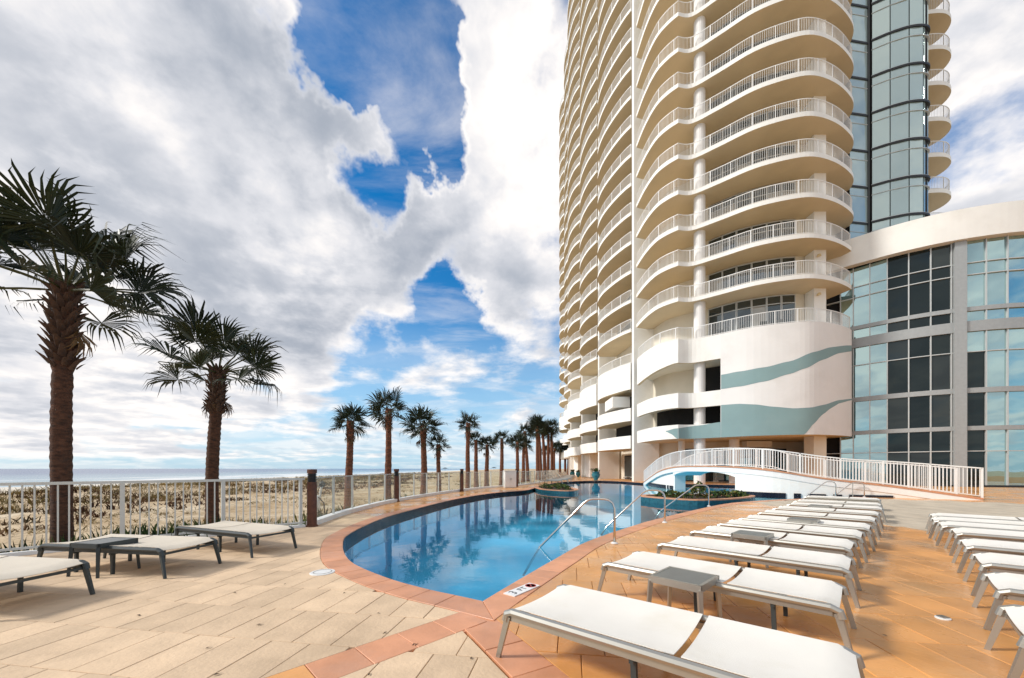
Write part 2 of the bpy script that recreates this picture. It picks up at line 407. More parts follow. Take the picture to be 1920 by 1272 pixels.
class MB:
    def __init__(s):
        s.v = []; s.f = []; s.m = []; s.t = []
    def add(s, vs, fs, mi=0, tone=None):
        o = len(s.v)
        s.v += [tuple(v) for v in vs]
        for i, f in enumerate(fs):
            s.f.append([o + k for k in f]); s.m.append(mi if isinstance(mi, int) else mi[i])
        if tone is not None:
            s.t += [0.5] * (o - len(s.t)) + [tone] * len(vs)
        return s
    def box(s, c, d, rz=0.0, mi=0, taper=1.0):
        x, y, z = d[0] / 2, d[1] / 2, d[2] / 2
        ca, sa = math.cos(rz), math.sin(rz)
        vs = []
        for k, q in ((-1, taper), (1, 1.0)):
            for i, j in ((-1, -1), (1, -1), (1, 1), (-1, 1)):
                a, b = i * x * q, j * y * q
                vs.append((c[0] + a * ca - b * sa, c[1] + a * sa + b * ca, c[2] + k * z))
        return s.add(vs, [(3, 2, 1, 0), (4, 5, 6, 7), (0, 1, 5, 4), (1, 2, 6, 5), (2, 3, 7, 6), (3, 0, 4, 7)], mi)
    def beam(s, a, b, w, h, mi=0, up=(0, 0, 1), w2=None, h2=None):
        a, b = Vector(a), Vector(b)
        t = (b - a).normalized(); u = Vector(up)
        r = t.cross(u)
        if r.length < 1e-4:
            r = t.cross(Vector((1, 0, 0)))
        r.normalize(); u = r.cross(t).normalized()
        vs = []
        for p, ww, hh in ((a, w, h), (b, w2 or w, h2 or h)):
            for i, j in ((-1, -1), (1, -1), (1, 1), (-1, 1)):
                vs.append(p + r * (i * ww / 2) + u * (j * hh / 2))
        return s.add(vs, [(0, 1, 2, 3), (7, 6, 5, 4), (1, 0, 4, 5), (2, 1, 5, 6), (3, 2, 6, 7), (0, 3, 7, 4)], mi)
    def prism(s, poly, z0, z1, mi=0, top=None, tone=None):
        n = len(poly)
        a = sum(poly[i][0] * poly[(i + 1) % n][1] - poly[(i + 1) % n][0] * poly[i][1] for i in range(n))
        if a < 0:
            poly = list(reversed(poly))
        vs = [(p[0], p[1], z0) for p in poly] + [(p[0], p[1], z1) for p in poly]
        fs = [tuple(range(n, 2 * n)), tuple(reversed(range(n)))] + [(i, (i + 1) % n, n + (i + 1) % n, n + i) for i in range(n)]
        return s.add(vs, fs, [top if top is not None else mi, mi] + [mi] * n, tone)
    def slab(s, outer, inner, z0, z1, medge=0, mbot=0, mtop=0):
        n = len(outer)
        z0 = z0 if isinstance(z0, list) else [z0] * n
        z1 = z1 if isinstance(z1, list) else [z1] * n
        vs = []
        for i in range(n):
            o, q = outer[i], inner[i]
            vs += [(o[0], o[1], z0[i]), (o[0], o[1], z1[i]), (q[0], q[1], z1[i]), (q[0], q[1], z0[i])]
        fs, ms = [], []
        for i in range(n - 1):
            a, b = 4 * i, 4 * i + 4
            fs += [(a, b, b + 1, a + 1), (a + 1, b + 1, b + 2, a + 2), (a + 2, b + 2, b + 3, a + 3), (a + 3, b + 3, b, a)]
            ms += [medge, mtop, medge, mbot]
        e = 4 * (n - 1)
        fs += [(0, 1, 2, 3), (e + 3, e + 2, e + 1, e)]; ms += [medge, medge]
        return s.add(vs, fs, ms)
    def tube(s, path, rad, n=8, mi=0, cap=True):
        path = [Vector(p) for p in path]
        rads = rad if isinstance(rad, (list, tuple)) else [rad] * len(path)
        vs, fs = [], []
        t = (path[1] - path[0]).normalized()
        ref = Vector((0, 0, 1)) if abs(t.z) < 0.9 else Vector((1, 0, 0))
        r = t.cross(ref).normalized()
        for i, p in enumerate(path):
            a = path[max(0, i - 1)]; b = path[min(len(path) - 1, i + 1)]
            t = (b - a).normalized()
            r = (r - t * r.dot(t)).normalized(); u = t.cross(r)
            for k in range(n):
                g = 2 * math.pi * k / n
                vs.append(p + (r * math.cos(g) + u * math.sin(g)) * rads[i])
        for i in range(len(path) - 1):
            for k in range(n):
                fs.append((i * n + k, i * n + (k + 1) % n, (i + 1) * n + (k + 1) % n, (i + 1) * n + k))
        if cap:
            fs += [tuple(reversed(range(n))), tuple(range((len(path) - 1) * n, len(path) * n))]
        return s.add(vs, fs, mi)
    def lathe(s, c, prof, n=20, mi=0):
        vs, fs = [], []
        for r, z in prof:
            for k in range(n):
                g = 2 * math.pi * k / n
                vs.append((c[0] + r * math.cos(g), c[1] + r * math.sin(g), c[2] + z))
        for i in range(len(prof) - 1):
            for k in range(n):
                fs.append((i * n + k, i * n + (k + 1) % n, (i + 1) * n + (k + 1) % n, (i + 1) * n + k))
        fs += [tuple(reversed(range(n))), tuple(range((len(prof) - 1) * n, len(prof) * n))]
        return s.add(vs, fs, mi)
    def mesh(s, name, mats, smooth=False):
        me = bpy.data.meshes.new(name)
        me.from_pydata(s.v, [], s.f)
        for m in (mats if isinstance(mats, (list, tuple)) else [mats]):
            me.materials.append(m)
        me.polygons.foreach_set('material_index', s.m)
        if smooth:
            me.polygons.foreach_set('use_smooth', [True] * len(s.f))
        if s.t:
            s.t += [0.5] * (len(s.v) - len(s.t))
            at = me.attributes.new('tone', 'FLOAT', 'POINT')
            at.data.foreach_set('value', s.t)
        me.update()
        return me
    def build(s, name, mats, parent=None, world=False, smooth=False, **props):
        return place(name, s.mesh(name, mats, smooth), parent, world, **props)

WL = {}
def wloc(o):
    return Vector((0, 0, 0)) if o is None else WL.get(o.name, Vector((0, 0, 0)))
def place(name, me, parent=None, world=False, loc=None, rz=0.0, **props):
    o = bpy.data.objects.new(name, me)
    COL.objects.link(o)
    if loc is not None:
        o.location = loc
    o.rotation_euler[2] = rz
    if parent is not None:
        o.parent = parent
        if world:
            o.matrix_parent_inverse = Matrix.Translation(-wloc(parent))
            WL[o.name] = Vector(loc) if loc is not None else Vector((0, 0, 0))
        else:
            WL[o.name] = wloc(parent)
    else:
        WL[o.name] = Vector(loc) if loc is not None else Vector((0, 0, 0))
    for k, v in props.items():
        o[k] = v
    return o
def tag(o, label, cat, group=None):
    o['label'] = label; o['category'] = cat
    if group:
        o['group'] = group
    return o
def thing(name, label, cat, loc=(0, 0, 0), rz=0.0, group=None):
    return tag(place(name, None, None, False, loc, rz), label, cat, group)
def copy_tree(o, parent=None, loc=None, rz=None, lift=None):
    c = o.copy(); COL.objects.link(c)
    if parent is not None:
        c.parent = parent
    if loc is not None:
        c.location = loc
    if rz is not None:
        c.rotation_euler[2] = rz
    if lift is not None:
        c.location.z += lift
    for ch in KIDS.get(o.name, []):
        copy_tree(ch, c)
    return c
KIDS = {}
def note_kids():
    KIDS.clear()
    for o in COL.objects:
        if o.parent:
            KIDS.setdefault(o.parent.name, []).append(o)

def gp(x, y, z=0.0):
    """plan point on the level z seen at a pixel of the photograph"""
    d = F * (H - z) / (y - HY)
    return Vector(((x - CX) / F * d, d))
def on_path(p, x):
    """length along a plan path where it crosses the sight line through image column x"""
    k = (x - CX) / F
    s = lengths(p); best = None
    for i in range(len(p) - 1):
        a, b = p[i][0] - k * p[i][1], p[i + 1][0] - k * p[i + 1][1]
        if a * b <= 0 and a != b:
            t = a / (a - b); q = p[i].lerp(p[i + 1], t)
            if best is None or q[1] < best[1]:
                best = (s[i] + t * (s[i + 1] - s[i]), q[1])
    return best

def inside(p, poly):
    x, y = p[0], p[1]; r = False; n = len(poly)
    for i in range(n):
        a, b = poly[i], poly[(i + 1) % n]
        if (a[1] > y) != (b[1] > y) and x < (b[0] - a[0]) * (y - a[1]) / (b[1] - a[1]) + a[0]:
            r = not r
    return r
def clip_convex(subject, window):
    out = list(subject)
    n = len(window)
    for i in range(n):
        a, b = window[i], window[(i + 1) % n]
        e = b - a
        cur, out = out, []
        if not cur:
            break
        sd = [e.x * (p.y - a.y) - e.y * (p.x - a.x) for p in cur]
        for j in range(len(cur)):
            k = (j + 1) % len(cur)
            if sd[j] >= 0:
                out.append(cur[j])
            if (sd[j] >= 0) != (sd[k] >= 0):
                out.append(cur[j].lerp(cur[k], sd[j] / (sd[j] - sd[k])))
    clean = []
    for p in out:
        if not clean or (p - clean[-1]).length > 0.004:
            clean.append(p)
    if len(clean) > 1 and (clean[0] - clean[-1]).length < 0.004:
        clean.pop()
    return clean
def area(p):
    return 0.5 * sum(p[i].x * p[(i + 1) % len(p)].y - p[(i + 1) % len(p)].x * p[i].y for i in range(len(p)))

def railing(mb, path, z, h=1.07, step=0.115, post=1.5, w=0.04, bal=0.017, mi=0, z_list=None):
    """top rail, foot rail, posts and balusters along a plan path"""
    s = lengths(path)
    n = len(path)
    zz = z_list if z_list else [z] * n
    L3 = lambda dz: [(p[0], p[1], zz[i] + dz) for i, p in enumerate(path)]
    for dz, hh in ((h, 0.045), (0.09, 0.03)):
        q = L3(dz)
        o = offset(path, w / 2); i_ = offset(path, -w / 2)
        mb.slab(o, i_, [v[2] - hh / 2 for v in q], [v[2] + hh / 2 for v in q], mi, mi, mi)
    def zat(d):
        for i in range(n - 1):
            if s[i + 1] >= d:
                return zz[i] + (zz[i + 1] - zz[i]) * (d - s[i]) / max(1e-9, s[i + 1] - s[i])
        return zz[-1]
    k = int(s[-1] / step)
    for i in range(k + 1):
        d = s[-1] * i / k
        p, t = at_len(path, s, d); z0 = zat(d)
        mb.box((p[0], p[1], z0 + h / 2), (bal, bal, h - 0.05), math.atan2(t[1], t[0]), mi)
    k = max(1, round(s[-1] / post))
    for i in range(k + 1):
        d = s[-1] * i / k
        p, t = at_len(path, s, d); z0 = zat(d)
        mb.box((p[0], p[1], z0 + h / 2), (0.045, 0.045, h), math.atan2(t[1], t[0]), mi)
# ------------------------------------------------------------------ the plan: pool, fence line, deck
V2 = lambda *a: [Vector(p) for p in a]
WATER_Z = -0.15
POOL_LEFT = smooth_path([(-.287, 3.655), (-.49, 3.776), (-.975, 4.06), (-1.585, 4.527), (-2.305, 5.29), (-2.92, 6.45), (-3.255, 7.52), (-3.39, 9.68),
                         (-3.157, 11.82), (-2.466, 15.69), (-1.408, 18.96), (-.384, 20.9), (.9, 22.6), (1.7, 26), (2.9, 31), (5, 36.5), (7.5, 39.6), (9.6, 40.2)], 4)
POOL_FAR = V2((11.2, 38.5), (11.7, 35.5), (12.3, 33.6), (13.4, 32.4), (16, 31.3), (18.2, 29.4), (18.8, 26), (18.2, 21.5), (17.6, 18.4), (16.4, 17.3))
POOL_RIGHT = smooth_path([(14, 16.6), (11.34, 15.7), (9.63, 14.9), (7.64, 13.58), (4.086, 10.0), (2.588, 8.273), (1.338, 6.642), (.612, 5.353), (.062, 4.333), (-.287, 3.655)], 4)
POOL = POOL_LEFT + POOL_FAR + POOL_RIGHT[:-1]
COP = 0.33
_off = offset(POOL, -COP, closed=True)
if abs(area(_off)) < abs(area(POOL)):
    _off = offset(POOL, COP, closed=True)
POOL_OUT = _off
FENCE_A = V2((-17, -4.01), (-7.4, 5.59), (-4.56, 8.43))                      # picket fence
FENCE_B = smooth_path([(-4.56, 8.43), (-4.80, 10.96), (-4.62, 14.8), (-3.62, 19.6), (-2.9, 21.8), (-1.8, 24.6), (-.4, 26.6), (1.0, 29.5), (3.0, 36), (5.0, 46), (7.2, 58), (9.5, 76)], 5)
DECK = FENCE_A + FENCE_B[1:] + V2((12, 92), (60, 92), (60, -8), (-17, -8))

# ---- ground, beach and sea
def land_z(x, y):
    t = max(0.0, min(1.0, (-30 - x) / 95.0))
    z = -0.34 - 2.9 * t * t * (3 - 2 * t)
    if x < 8:
        a = max(0.0, min(1.0, (-x + 6) / 10.0)) * max(0.0, 1 - max(0, -x - 45) / 40)
        z += a * (0.20 * noise.noise((x * .22, y * .22, 1.3)) + 0.07 * noise.noise((x * .9, y * .9, 4.1)))
        ridge = math.exp(-((x + 24 + 4 * noise.noise((y * .05, 2.2, 0))) / 5.5) ** 2)
        z += 0.34 * ridge * (0.7 + 0.5 * noise.noise((x * .3, y * .12, 7.7)))
    return z
def axis(marks):
    out = []
    for a, b, st in marks:
        n = max(1, round((b - a) / st)); out += [a + (b - a) * i / n for i in range(n)]
    return out + [marks[-1][1]]
xs = axis([(-420, -160, 26), (-160, -60, 6), (-60, -34, 1.3), (-34, -2, 0.5), (-2, 12, 0.9), (12, 80, 8), (80, 500, 60)])
ys = axis([(-120, -8, 8), (-8, 3, 1.0), (3, 40, 0.5), (40, 90, 1.2), (90, 300, 7), (300, 2400, 100)])
mb = MB()
hole = [p for p in offset(DECK, 0.25 if area(DECK) > 0 else -0.25, closed=True)]
if abs(area(hole)) > abs(area(DECK)):
    hole = offset(DECK, -0.25 if area(DECK) > 0 else 0.25, closed=True)
ins = [[inside((x, y), hole) for y in ys] for x in xs]
vs = [(x, y, land_z(x, y)) for x in xs for y in ys]
fs = []
ny = len(ys)
for i in range(len(xs) - 1):
    for j in range(ny - 1):
        if not (ins[i][j] and ins[i + 1][j] and ins[i][j + 1] and ins[i + 1][j + 1]):
            fs.append((i * ny + j, (i + 1) * ny + j, (i + 1) * ny + j + 1, i * ny + j + 1))
mb.add(vs, fs)
def mat_sand():
    m = bpy.data.materials.new('beach sand'); m.use_nodes = True
    N, L = m.node_tree.nodes, m.node_tree.links
    b = N['Principled BSDF']; b.inputs['Roughness'].default_value = 0.95; b.inputs['Specular IOR Level'].default_value = 0.1
    tc = N.new('ShaderNodeTexCoord')
    def nz(sc, det, ro=0.6):
        n = N.new('ShaderNodeTexNoise'); n.inputs['Scale'].default_value = sc; n.inputs['Detail'].default_value = det; n.inputs['Roughness'].default_value = ro
        L.new(tc.outputs['Object'], n.inputs['Vector']); return n.outputs[0]
    def ramp(v, *st):
        r = N.new('ShaderNodeValToRGB')
        for k in range(len(st) - 2):
            r.color_ramp.elements.new(0.5)
        for e, (p, c) in zip(r.color_ramp.elements, st):
            e.position = p; e.color = (*c, 1)
        L.new(v, r.inputs[0]); return r.outputs[0]
    def mix(f, a, c):
        x = N.new('ShaderNodeMix'); x.data_type = 'RGBA'
        L.new(f, x.inputs[0]); L.new(a, x.inputs[6])
        if isinstance(c, tuple):
            x.inputs[7].default_value = (*c, 1)
        else:
            L.new(c, x.inputs[7])
        return x.outputs[2]
    base = ramp(nz(0.5, 6), (0.3, (0.38, 0.27, 0.15)), (0.52, (0.56, 0.44, 0.29)), (0.72, (0.66, 0.56, 0.41)))
    speck = ramp(nz(7, 4, 0.7), (0.54, (0, 0, 0)), (0.66, (0.9, 0.9, 0.9)))
    c = mix(speck, base, (0.10, 0.065, 0.035))
    # the open beach beyond the dunes is clean pale sand
    sp = N.new('ShaderNodeSeparateXYZ'); L.new(tc.outputs['Object'], sp.inputs[0])
    mr = N.new('ShaderNodeMapRange'); mr.inputs[1].default_value = -28; mr.inputs[2].default_value = -40
    L.new(sp.outputs[0], mr.inputs[0])
    c = mix(mr.outputs[0], c, (0.70, 0.64, 0.54))
    L.new(c, b.inputs['Base Color'])
    bp = N.new('ShaderNodeBump'); bp.inputs['Strength'].default_value = 0.5; bp.inputs['Distance'].default_value = 0.05
    L.new(nz(9, 6), bp.inputs['Height']); L.new(bp.outputs[0], b.inputs['Normal'])
    return m
M['sand'] = mat_sand()
mb.build('ground', M['sand'], smooth=True, kind='structure')

def mat_sea():
    m = bpy.data.materials.new('sea water'); m.use_nodes = True
    N, L = m.node_tree.nodes, m.node_tree.links
    b = N['Principled BSDF']; b.inputs['Roughness'].default_value = 0.22; b.inputs['IOR'].default_value = 1.33
    tc = N.new('ShaderNodeTexCoord')
    sp = N.new('ShaderNodeSeparateXYZ'); L.new(tc.outputs['Object'], sp.inputs[0])
    mr = N.new('ShaderNodeMapRange'); mr.inputs[1].default_value = -135; mr.inputs[2].default_value = -420
    L.new(sp.outputs[0], mr.inputs[0])
    r = N.new('ShaderNodeValToRGB')
    r.color_ramp.elements[0].color = (0.22, 0.36, 0.42, 1); r.color_ramp.elements[1].color = (0.015, 0.085, 0.22, 1)
    L.new(mr.outputs[0], r.inputs[0])
    mp = N.new('ShaderNodeMapping'); mp.inputs['Scale'].default_value = (0.10, 0.012, 1)
    L.new(tc.outputs['Object'], mp.inputs[0])
    fn = N.new('ShaderNodeTexNoise'); fn.inputs['Scale'].default_value = 1.0; fn.inputs['Detail'].default_value = 7; fn.inputs['Roughness'].default_value = 0.6
    L.new(mp.outputs[0], fn.inputs['Vector'])
    near = N.new('ShaderNodeMapRange'); near.inputs[1].default_value = -260; near.inputs[2].default_value = -150; near.inputs[3].default_value = -0.10; near.inputs[4].default_value = 0.16
    L.new(sp.outputs[0], near.inputs[0])
    ad = N.new('ShaderNodeMath'); ad.operation = 'ADD'; L.new(fn.outputs[0], ad.inputs[0]); L.new(near.outputs[0], ad.inputs[1])
    fr = N.new('ShaderNodeMapRange'); fr.inputs[1].default_value = 0.60; fr.inputs[2].default_value = 0.68
    L.new(ad.outputs[0], fr.inputs[0])
    mx = N.new('ShaderNodeMix'); mx.data_type = 'RGBA'
    L.new(fr.outputs[0], mx.inputs[0]); L.new(r.outputs[0], mx.inputs[6]); mx.inputs[7].default_value = (0.8, 0.8, 0.78, 1)
    L.new(mx.outputs[2], b.inputs['Base Color'])
    wn = N.new('ShaderNodeTexNoise'); wn.inputs['Scale'].default_value = 0.35; wn.inputs['Detail'].default_value = 6
    L.new(tc.outputs['Object'], wn.inputs['Vector'])
    bp = N.new('ShaderNodeBump'); bp.inputs['Strength'].default_value = 0.6; bp.inputs['Distance'].default_value = 0.5
    L.new(wn.outputs[0], bp.inputs['Height']); L.new(bp.outputs[0], b.inputs['Normal'])
    return m
MB().add([(-14000, -14000, -3.05), (900, -14000, -3.05), (900, 16000, -3.05), (-14000, 16000, -3.05)], [(0, 1, 2, 3)]).build('sea', mat_sea(), kind='structure')

# ---- pool deck body with the pool cut out of it
import bmesh
def plate_with_hole(outer, hole_, z):
    bm = bmesh.new()
    es = []
    for poly in (outer, hole_):
        vv = [bm.verts.new((p.x, p.y, z)) for p in poly]
        es += [bm.edges.new((vv[i], vv[(i + 1) % len(vv)])) for i in range(len(vv))]
    bmesh.ops.triangle_fill(bm, use_beauty=True, use_dissolve=False, edges=es)
    bm.normal_update()
    for f in bm.faces:
        if f.normal.z < 0:
            f.normal_flip()
    me = bpy.data.meshes.new('pool_deck'); bm.to_mesh(me); bm.free()
    return me
deck = place('pool_deck', plate_with_hole(DECK, POOL_OUT, -0.022), kind='structure')
deck.data.materials.append(M['joint_o'])
mb = MB()
n = len(DECK)
mb.add([(p.x, p.y, z) for p in DECK for z in (-0.9, -0.024)], [(2 * i, 2 * ((i + 1) % n), 2 * ((i + 1) % n) + 1, 2 * i + 1) for i in range(n)])
mb.build('retaining_wall', M['white'], deck, world=True)

# ---- pool
basin = MB()
n = len(POOL)
basin.add([(p.x, p.y, z) for p in POOL for z in (-1.35, -0.30)], [(2 * i, 2 * ((i + 1) % n), 2 * ((i + 1) % n) + 1, 2 * i + 1) for i in range(n)], 0)
pool = basin.build('pool_basin', [M['poolblue']], kind='structure')
MB().add([(p.x, p.y, -1.35) for p in POOL], [tuple(range(n))]).build('pool_floor', M['poolblue'], pool, world=True)
MB().add([(p.x, p.y, z) for p in POOL for z in (-0.30, -0.012)], [(2 * i, 2 * ((i + 1) % n), 2 * ((i + 1) % n) + 1, 2 * i + 1) for i in range(n)]).build('waterline_band', M['navy'], pool, world=True)
MB().add([(p.x, p.y, WATER_Z) for p in POOL], [tuple(range(n)) if area(POOL) > 0 else tuple(reversed(range(n)))]).build('pool_water', M['water'], kind='structure')

def paver(mb, poly, z0, z1, tone, gap=0.0026, ch=0.0035):
    """one slab: sides, chamfer and top of a convex-ish polygon"""
    c = sum((p for p in poly), Vector((0, 0))) / len(poly)
    def shrink(d):
        q = offset(poly, -d, closed=True)
        if abs(area(q)) > abs(area(poly)):
            q = offset(poly, d, closed=True)
        return q
    a, b = shrink(gap), shrink(gap + ch)
    n = len(poly)
    vs = [(p.x, p.y, z0) for p in a] + [(p.x, p.y, z1 - ch) for p in a] + [(p.x, p.y, z1) for p in b]
    fs = []
    for i in range(n):
        j = (i + 1) % n
        fs += [(i, j, n + j, n + i), (n + i, n + j, 2 * n + j, 2 * n + i)]
    fs.append(tuple(range(2 * n, 3 * n)))
    mb.add(vs, fs, 0, tone)

# coping stones all round the pool edge
cop_objs = 0
pl = [Vector(p) for p in POOL] + [Vector(POOL[0])]
ol = [Vector(p) for p in POOL_OUT] + [Vector(POOL_OUT[0])]
ss = lengths(pl)
def pair_at(d):
    for i in range(len(pl) - 1):
        if ss[i + 1] >= d - 1e-9:
            t = (d - ss[i]) / max(1e-9, ss[i + 1] - ss[i])
            return pl[i].lerp(pl[i + 1], t), ol[i].lerp(ol[i + 1], t)
    return pl[-1], ol[-1]
d = 0.0
cuts = [0.0]
while d < ss[-1] - 0.3:
    p, _ = pair_at(d)
    d += 0.335 if p.y < 9 else 0.42 if p.y < 16 else 0.7
    cuts.append(min(d, ss[-1]))
cuts[-1] = ss[-1]
for a, b in zip(cuts, cuts[1:]):
    (p0, q0), (p1, q1), (pm, qm) = pair_at(a), pair_at(b), pair_at((a + b) / 2)
    poly = [p0, pm, p1, q1, qm, q0]
    if area(poly) < 0:
        poly.reverse()
    m = MB(); paver(m, poly, -0.03, 0.006 + rnd.uniform(-.001, .001), rnd.random(), 0.0022, 0.004)
    m.build('coping_stone', M['coping'], pool, world=True)

# ---- paving
A81 = R(81.0)
def on_view(c):
    if c.y < 0.25:
        return None
    u = CX + F * c.x / c.y; v = HY + F * H / c.y
    return None if (u < -60 or u > 1980 or v > 1330) else v
SPLIT_L = []
def pave(region, ang, w, l, bond, org=(0, 0), bound=None):
    """slabs of a running bond, cut to a region; yields polygons"""
    ca, sa = math.cos(ang), math.sin(ang)
    U, W = Vector((ca, sa)), Vector((-sa, ca))
    o = Vector(org)
    us = [(p - o).dot(U) for p in region]; ws = [(p - o).dot(W) for p in region]
    out = []
    for j in range(math.floor(min(ws) / w), math.ceil(max(ws) / w)):
        sh = (j * bond) % 1.0 * l
        for i in range(math.floor((min(us) - sh) / l), math.ceil((max(us) - sh) / l)):
            a, b = i * l + sh, j * w
            rect = [o + U * a + W * b, o + U * (a + l) + W * b, o + U * (a + l) + W * (b + w), o + U * a + W * (b + w)]
            c = (rect[0] + rect[2]) / 2
            if bound and not bound(c):
                continue
            k = [inside(q, region) for q in rect]
            if all(k) and inside(c, region):
                out.append(rect)
            else:
                q = clip_convex(region, rect)
                if len(q) >= 3 and area(q) > 0.006:
                    out.append(q)
    return out
def lay(name, polys, m, parent, limit=285):
    best = []
    for q in polys:
        c = sum(q, Vector((0, 0))) / len(q)
        v = on_view(c)
        best.append((-(area(q) / c.y ** 3) if v else 1.0, q))
    best.sort(key=lambda t: t[0])
    rest = MB()
    for i, (k, q) in enumerate(best):
        z = rnd.uniform(-0.0012, 0.0012); tn = rnd.random()
        if i < limit and k < 0:
            b = MB(); paver(b, q, -0.02, z, tn); b.build(name, m, parent, world=True)
        else:
            paver(rest, q, -0.02, z, tn)
    if rest.v:
        rest.build(name + '_field', m, parent, world=True, kind='stuff')

nL = len(POOL_LEFT)
LEFT_OUT = POOL_OUT[:nL]
RIGHT_OUT = POOL_OUT[nL + len(POOL_FAR):] + [POOL_OUT[0]]
# band of tiles leaving the pool's tip towards the camera's left, and one towards its right
E1 = Vector((1, 1)).normalized(); A1 = Vector((-.443, 3.41)); B1 = Vector((-.371, 3.017))
E2 = Vector((.483, -.876)).normalized(); A2 = Vector((-.385, 3.02)); B2 = Vector((-.169, 3.285))
tipL = [p for p in LEFT_OUT if (p - A1).dot(Vector((-E1.y, E1.x))) > 0.0]
ka = max(i for i in range(30) if LEFT_OUT[i].y < 11.0)
kb = max(i for i in range(30) if FENCE_B[i].y < 11.0)
tipL = [p for p in tipL if any(p is q for q in LEFT_OUT[:ka + 1])]
left_region = tipL + list(reversed(FENCE_B[:kb + 1])) + V2((-7.4, 5.59), (-17, -4.01), (-17, -7.5)) + [A1 - E1 * 15.4, A1 + E1 * 0.06]
if area(left_region) < 0:
    left_region.reverse()
terrace = MB()
terrace.add([(p.x, p.y, -0.0185) for p in left_region], [tuple(range(len(left_region)))])
terr = terrace.build('terrace', M['joint'], kind='structure')
front = lambda c: c.y > -5.5 and c.x > -12
lay('paver', pave(left_region, A81 - R(90), 0.58, 0.32, 0.5, (-0.39, 2.6), front), M['beige'], terr)
tri_region = [A2 - E1 * 0.02, A2 + E2 * 7.0, A2 - E1 * 7.4]
tri_region = [p for p in tri_region]
if area(tri_region) < 0:
    tri_region.reverse()
tri_polys = pave(tri_region, A81 - R(90), 0.58, 0.32, 0.5, (-0.39, 2.6), front)
triterr = MB().add([(p.x, p.y, -0.0185) for p in tri_region], [(0, 1, 2)]).build('wedge_terrace', M['joint'], kind='structure')
lay('paver', tri_polys, M['beige'], triterr)
# the two bands
for e, a, b, ln in ((E1, A1, B1, 11.0), (E2, A2, B2, 8.0)):
    nrm = Vector((-e.y, e.x))
    w = abs((b - a).dot(nrm)); sgn = 1 if (b - a).dot(nrm) > 0 else -1
    d = 0.0
    while d < ln:
        st = 0.33 if e is E1 else 0.40
        s = -1 if e is E1 else 1
        o = a + (e * (-d) if e is E1 else e * d)
        q = [o, o + e * (s * st), o + e * (s * st) + nrm * (sgn * w), o + nrm * (sgn * w)]
        if area(q) < 0:
            q.reverse()
        mbx = MB(); paver(mbx, q, -0.02, 0.002 + rnd.uniform(-.001, .001), rnd.random())
        mbx.build('border_tile', M['coping'] if d < 1.2 else M['orange'], deck, world=True)
        d += st
# filler tiles where the bands meet the coping at the pool's tip
mbx = MB(); paver(mbx, V2((-.62, 3.42), (-.40, 2.98), (.10, 3.10), (.42, 3.75), (.20, 3.95), (-.20, 3.66)), -0.02, -0.003, 0.6, 0.0, 0.002)
mbx.build('border_tile', M['coping'], deck, world=True)

BR = smooth_path([(19.3, 15.3, 0.05), (16.9, 16.6, .50), (14.8, 17.5, .80), (13.0, 18.6, 1.18), (12.05, 20.2, 1.36), (11.5, 22.5, 1.42), (11.1, 25.3, 1.38), (11.2, 28.2, 1.10), (11.5, 31, .58), (11.9, 33.8, .03)], 6)
RIGHT_OUT = [p for p in RIGHT_OUT if (p - POOL_OUT[0]).length > 0.45]
ro = list(reversed(RIGHT_OUT)); fo = POOL_OUT[nL + 2:nL + len(POOL_FAR)]
right_region = [B2, B2 + E2 * 12.0] + V2((46, -7.5), (46, 26), (36, 25), (31.2, 27.2), (28, 30), (27, 38), (12.8, 38.6), (11.9, 34.6)) + fo + list(reversed(ro))
# order: tip .. along the band .. round the right .. along the pool's far and right edge back to the tip
if area(right_region) < 0:
    right_region.reverse()
PATH = V2((9.2, 14.4), (8.9, 11.5), (8.55, 8.8), (8.8, 7.7), (9.7, 6.2), (11.6, 4.8), (16, 3.0), (46, -3), (46, 12.9), (19.2, 13.9), (17, 15.4), (14.5, 16.6), (12.2, 16.1))
fr2 = lambda c: c.y > -5.5 and c.x < 32 + max(0, c.y) * .5 and c.y < 40
lay('paver', pave(right_region, A81 - R(90), 0.58, 0.33, 0.5, (0.32, 2.64), lambda c: fr2(c) and not inside(c, PATH)), M['orange'], deck, 240)
lay('path_paver', pave(right_region, A81 - R(90), 0.58, 0.33, 0.5, (0.32, 2.64), lambda c: fr2(c) and inside(c, PATH)), M['path'], deck, 0)
north = [p for p in POOL_OUT[ka:nL + 3]] + V2((11.9, 39.2), (10.9, 48), (10.4, 58), (10.4, 68), (10, 74)) + [p for p in reversed(FENCE_B[kb:]) if p.y < 74]
if area(north) < 0:
    north.reverse()
lay('paver', pave(north, A81, 0.40, 0.80, 0.5, (0, 0), lambda c: True), M['orange'], deck, 0)
# ------------------------------------------------------------------ hotel tower
NF, PITCH, Z0 = 22, 3.05, 15.6                    # balcony storeys, storey height, underside of the first slab
tower = thing('hotel_tower', 'tall cream beachfront hotel tower with stacked curved white balconies and teal wave mural', 'hotel tower', (20, 42, 0))
P = smooth_path([(12.62, 37.9), (12.66, 35.6), (12.95, 33.7), (13.5, 32.65), (14.2, 31.9)], 5)[:-1] + smooth_path([(14.2, 31.9), (15.4, 31.95), (17.0, 30.75), (18.9, 29.2), (21, 28.3), (22.7, 28.05), (24.8, 28.6), (26.8, 29.6), (27.9, 30.5), (28.4, 31.6), (28.2, 32.6)], 5)
Q = smooth_path([(14.5, 38.5), (14.9, 36), (15.9, 34.8), (17.6, 33.4), (19.2, 31.9), (21.2, 30.9), (22.9, 30.5), (24.7, 30.8), (26.4, 31.6), (27.4, 32.6), (27.4, 34)], 5)
def near_on(path, other):
    """for each point of other, a matching point on path by fraction of length"""
    s = lengths(path); so = lengths(other)
    return [at_len(path, s, s[-1] * d / so[-1])[0] for d in so]
Pi = near_on(Q, P)
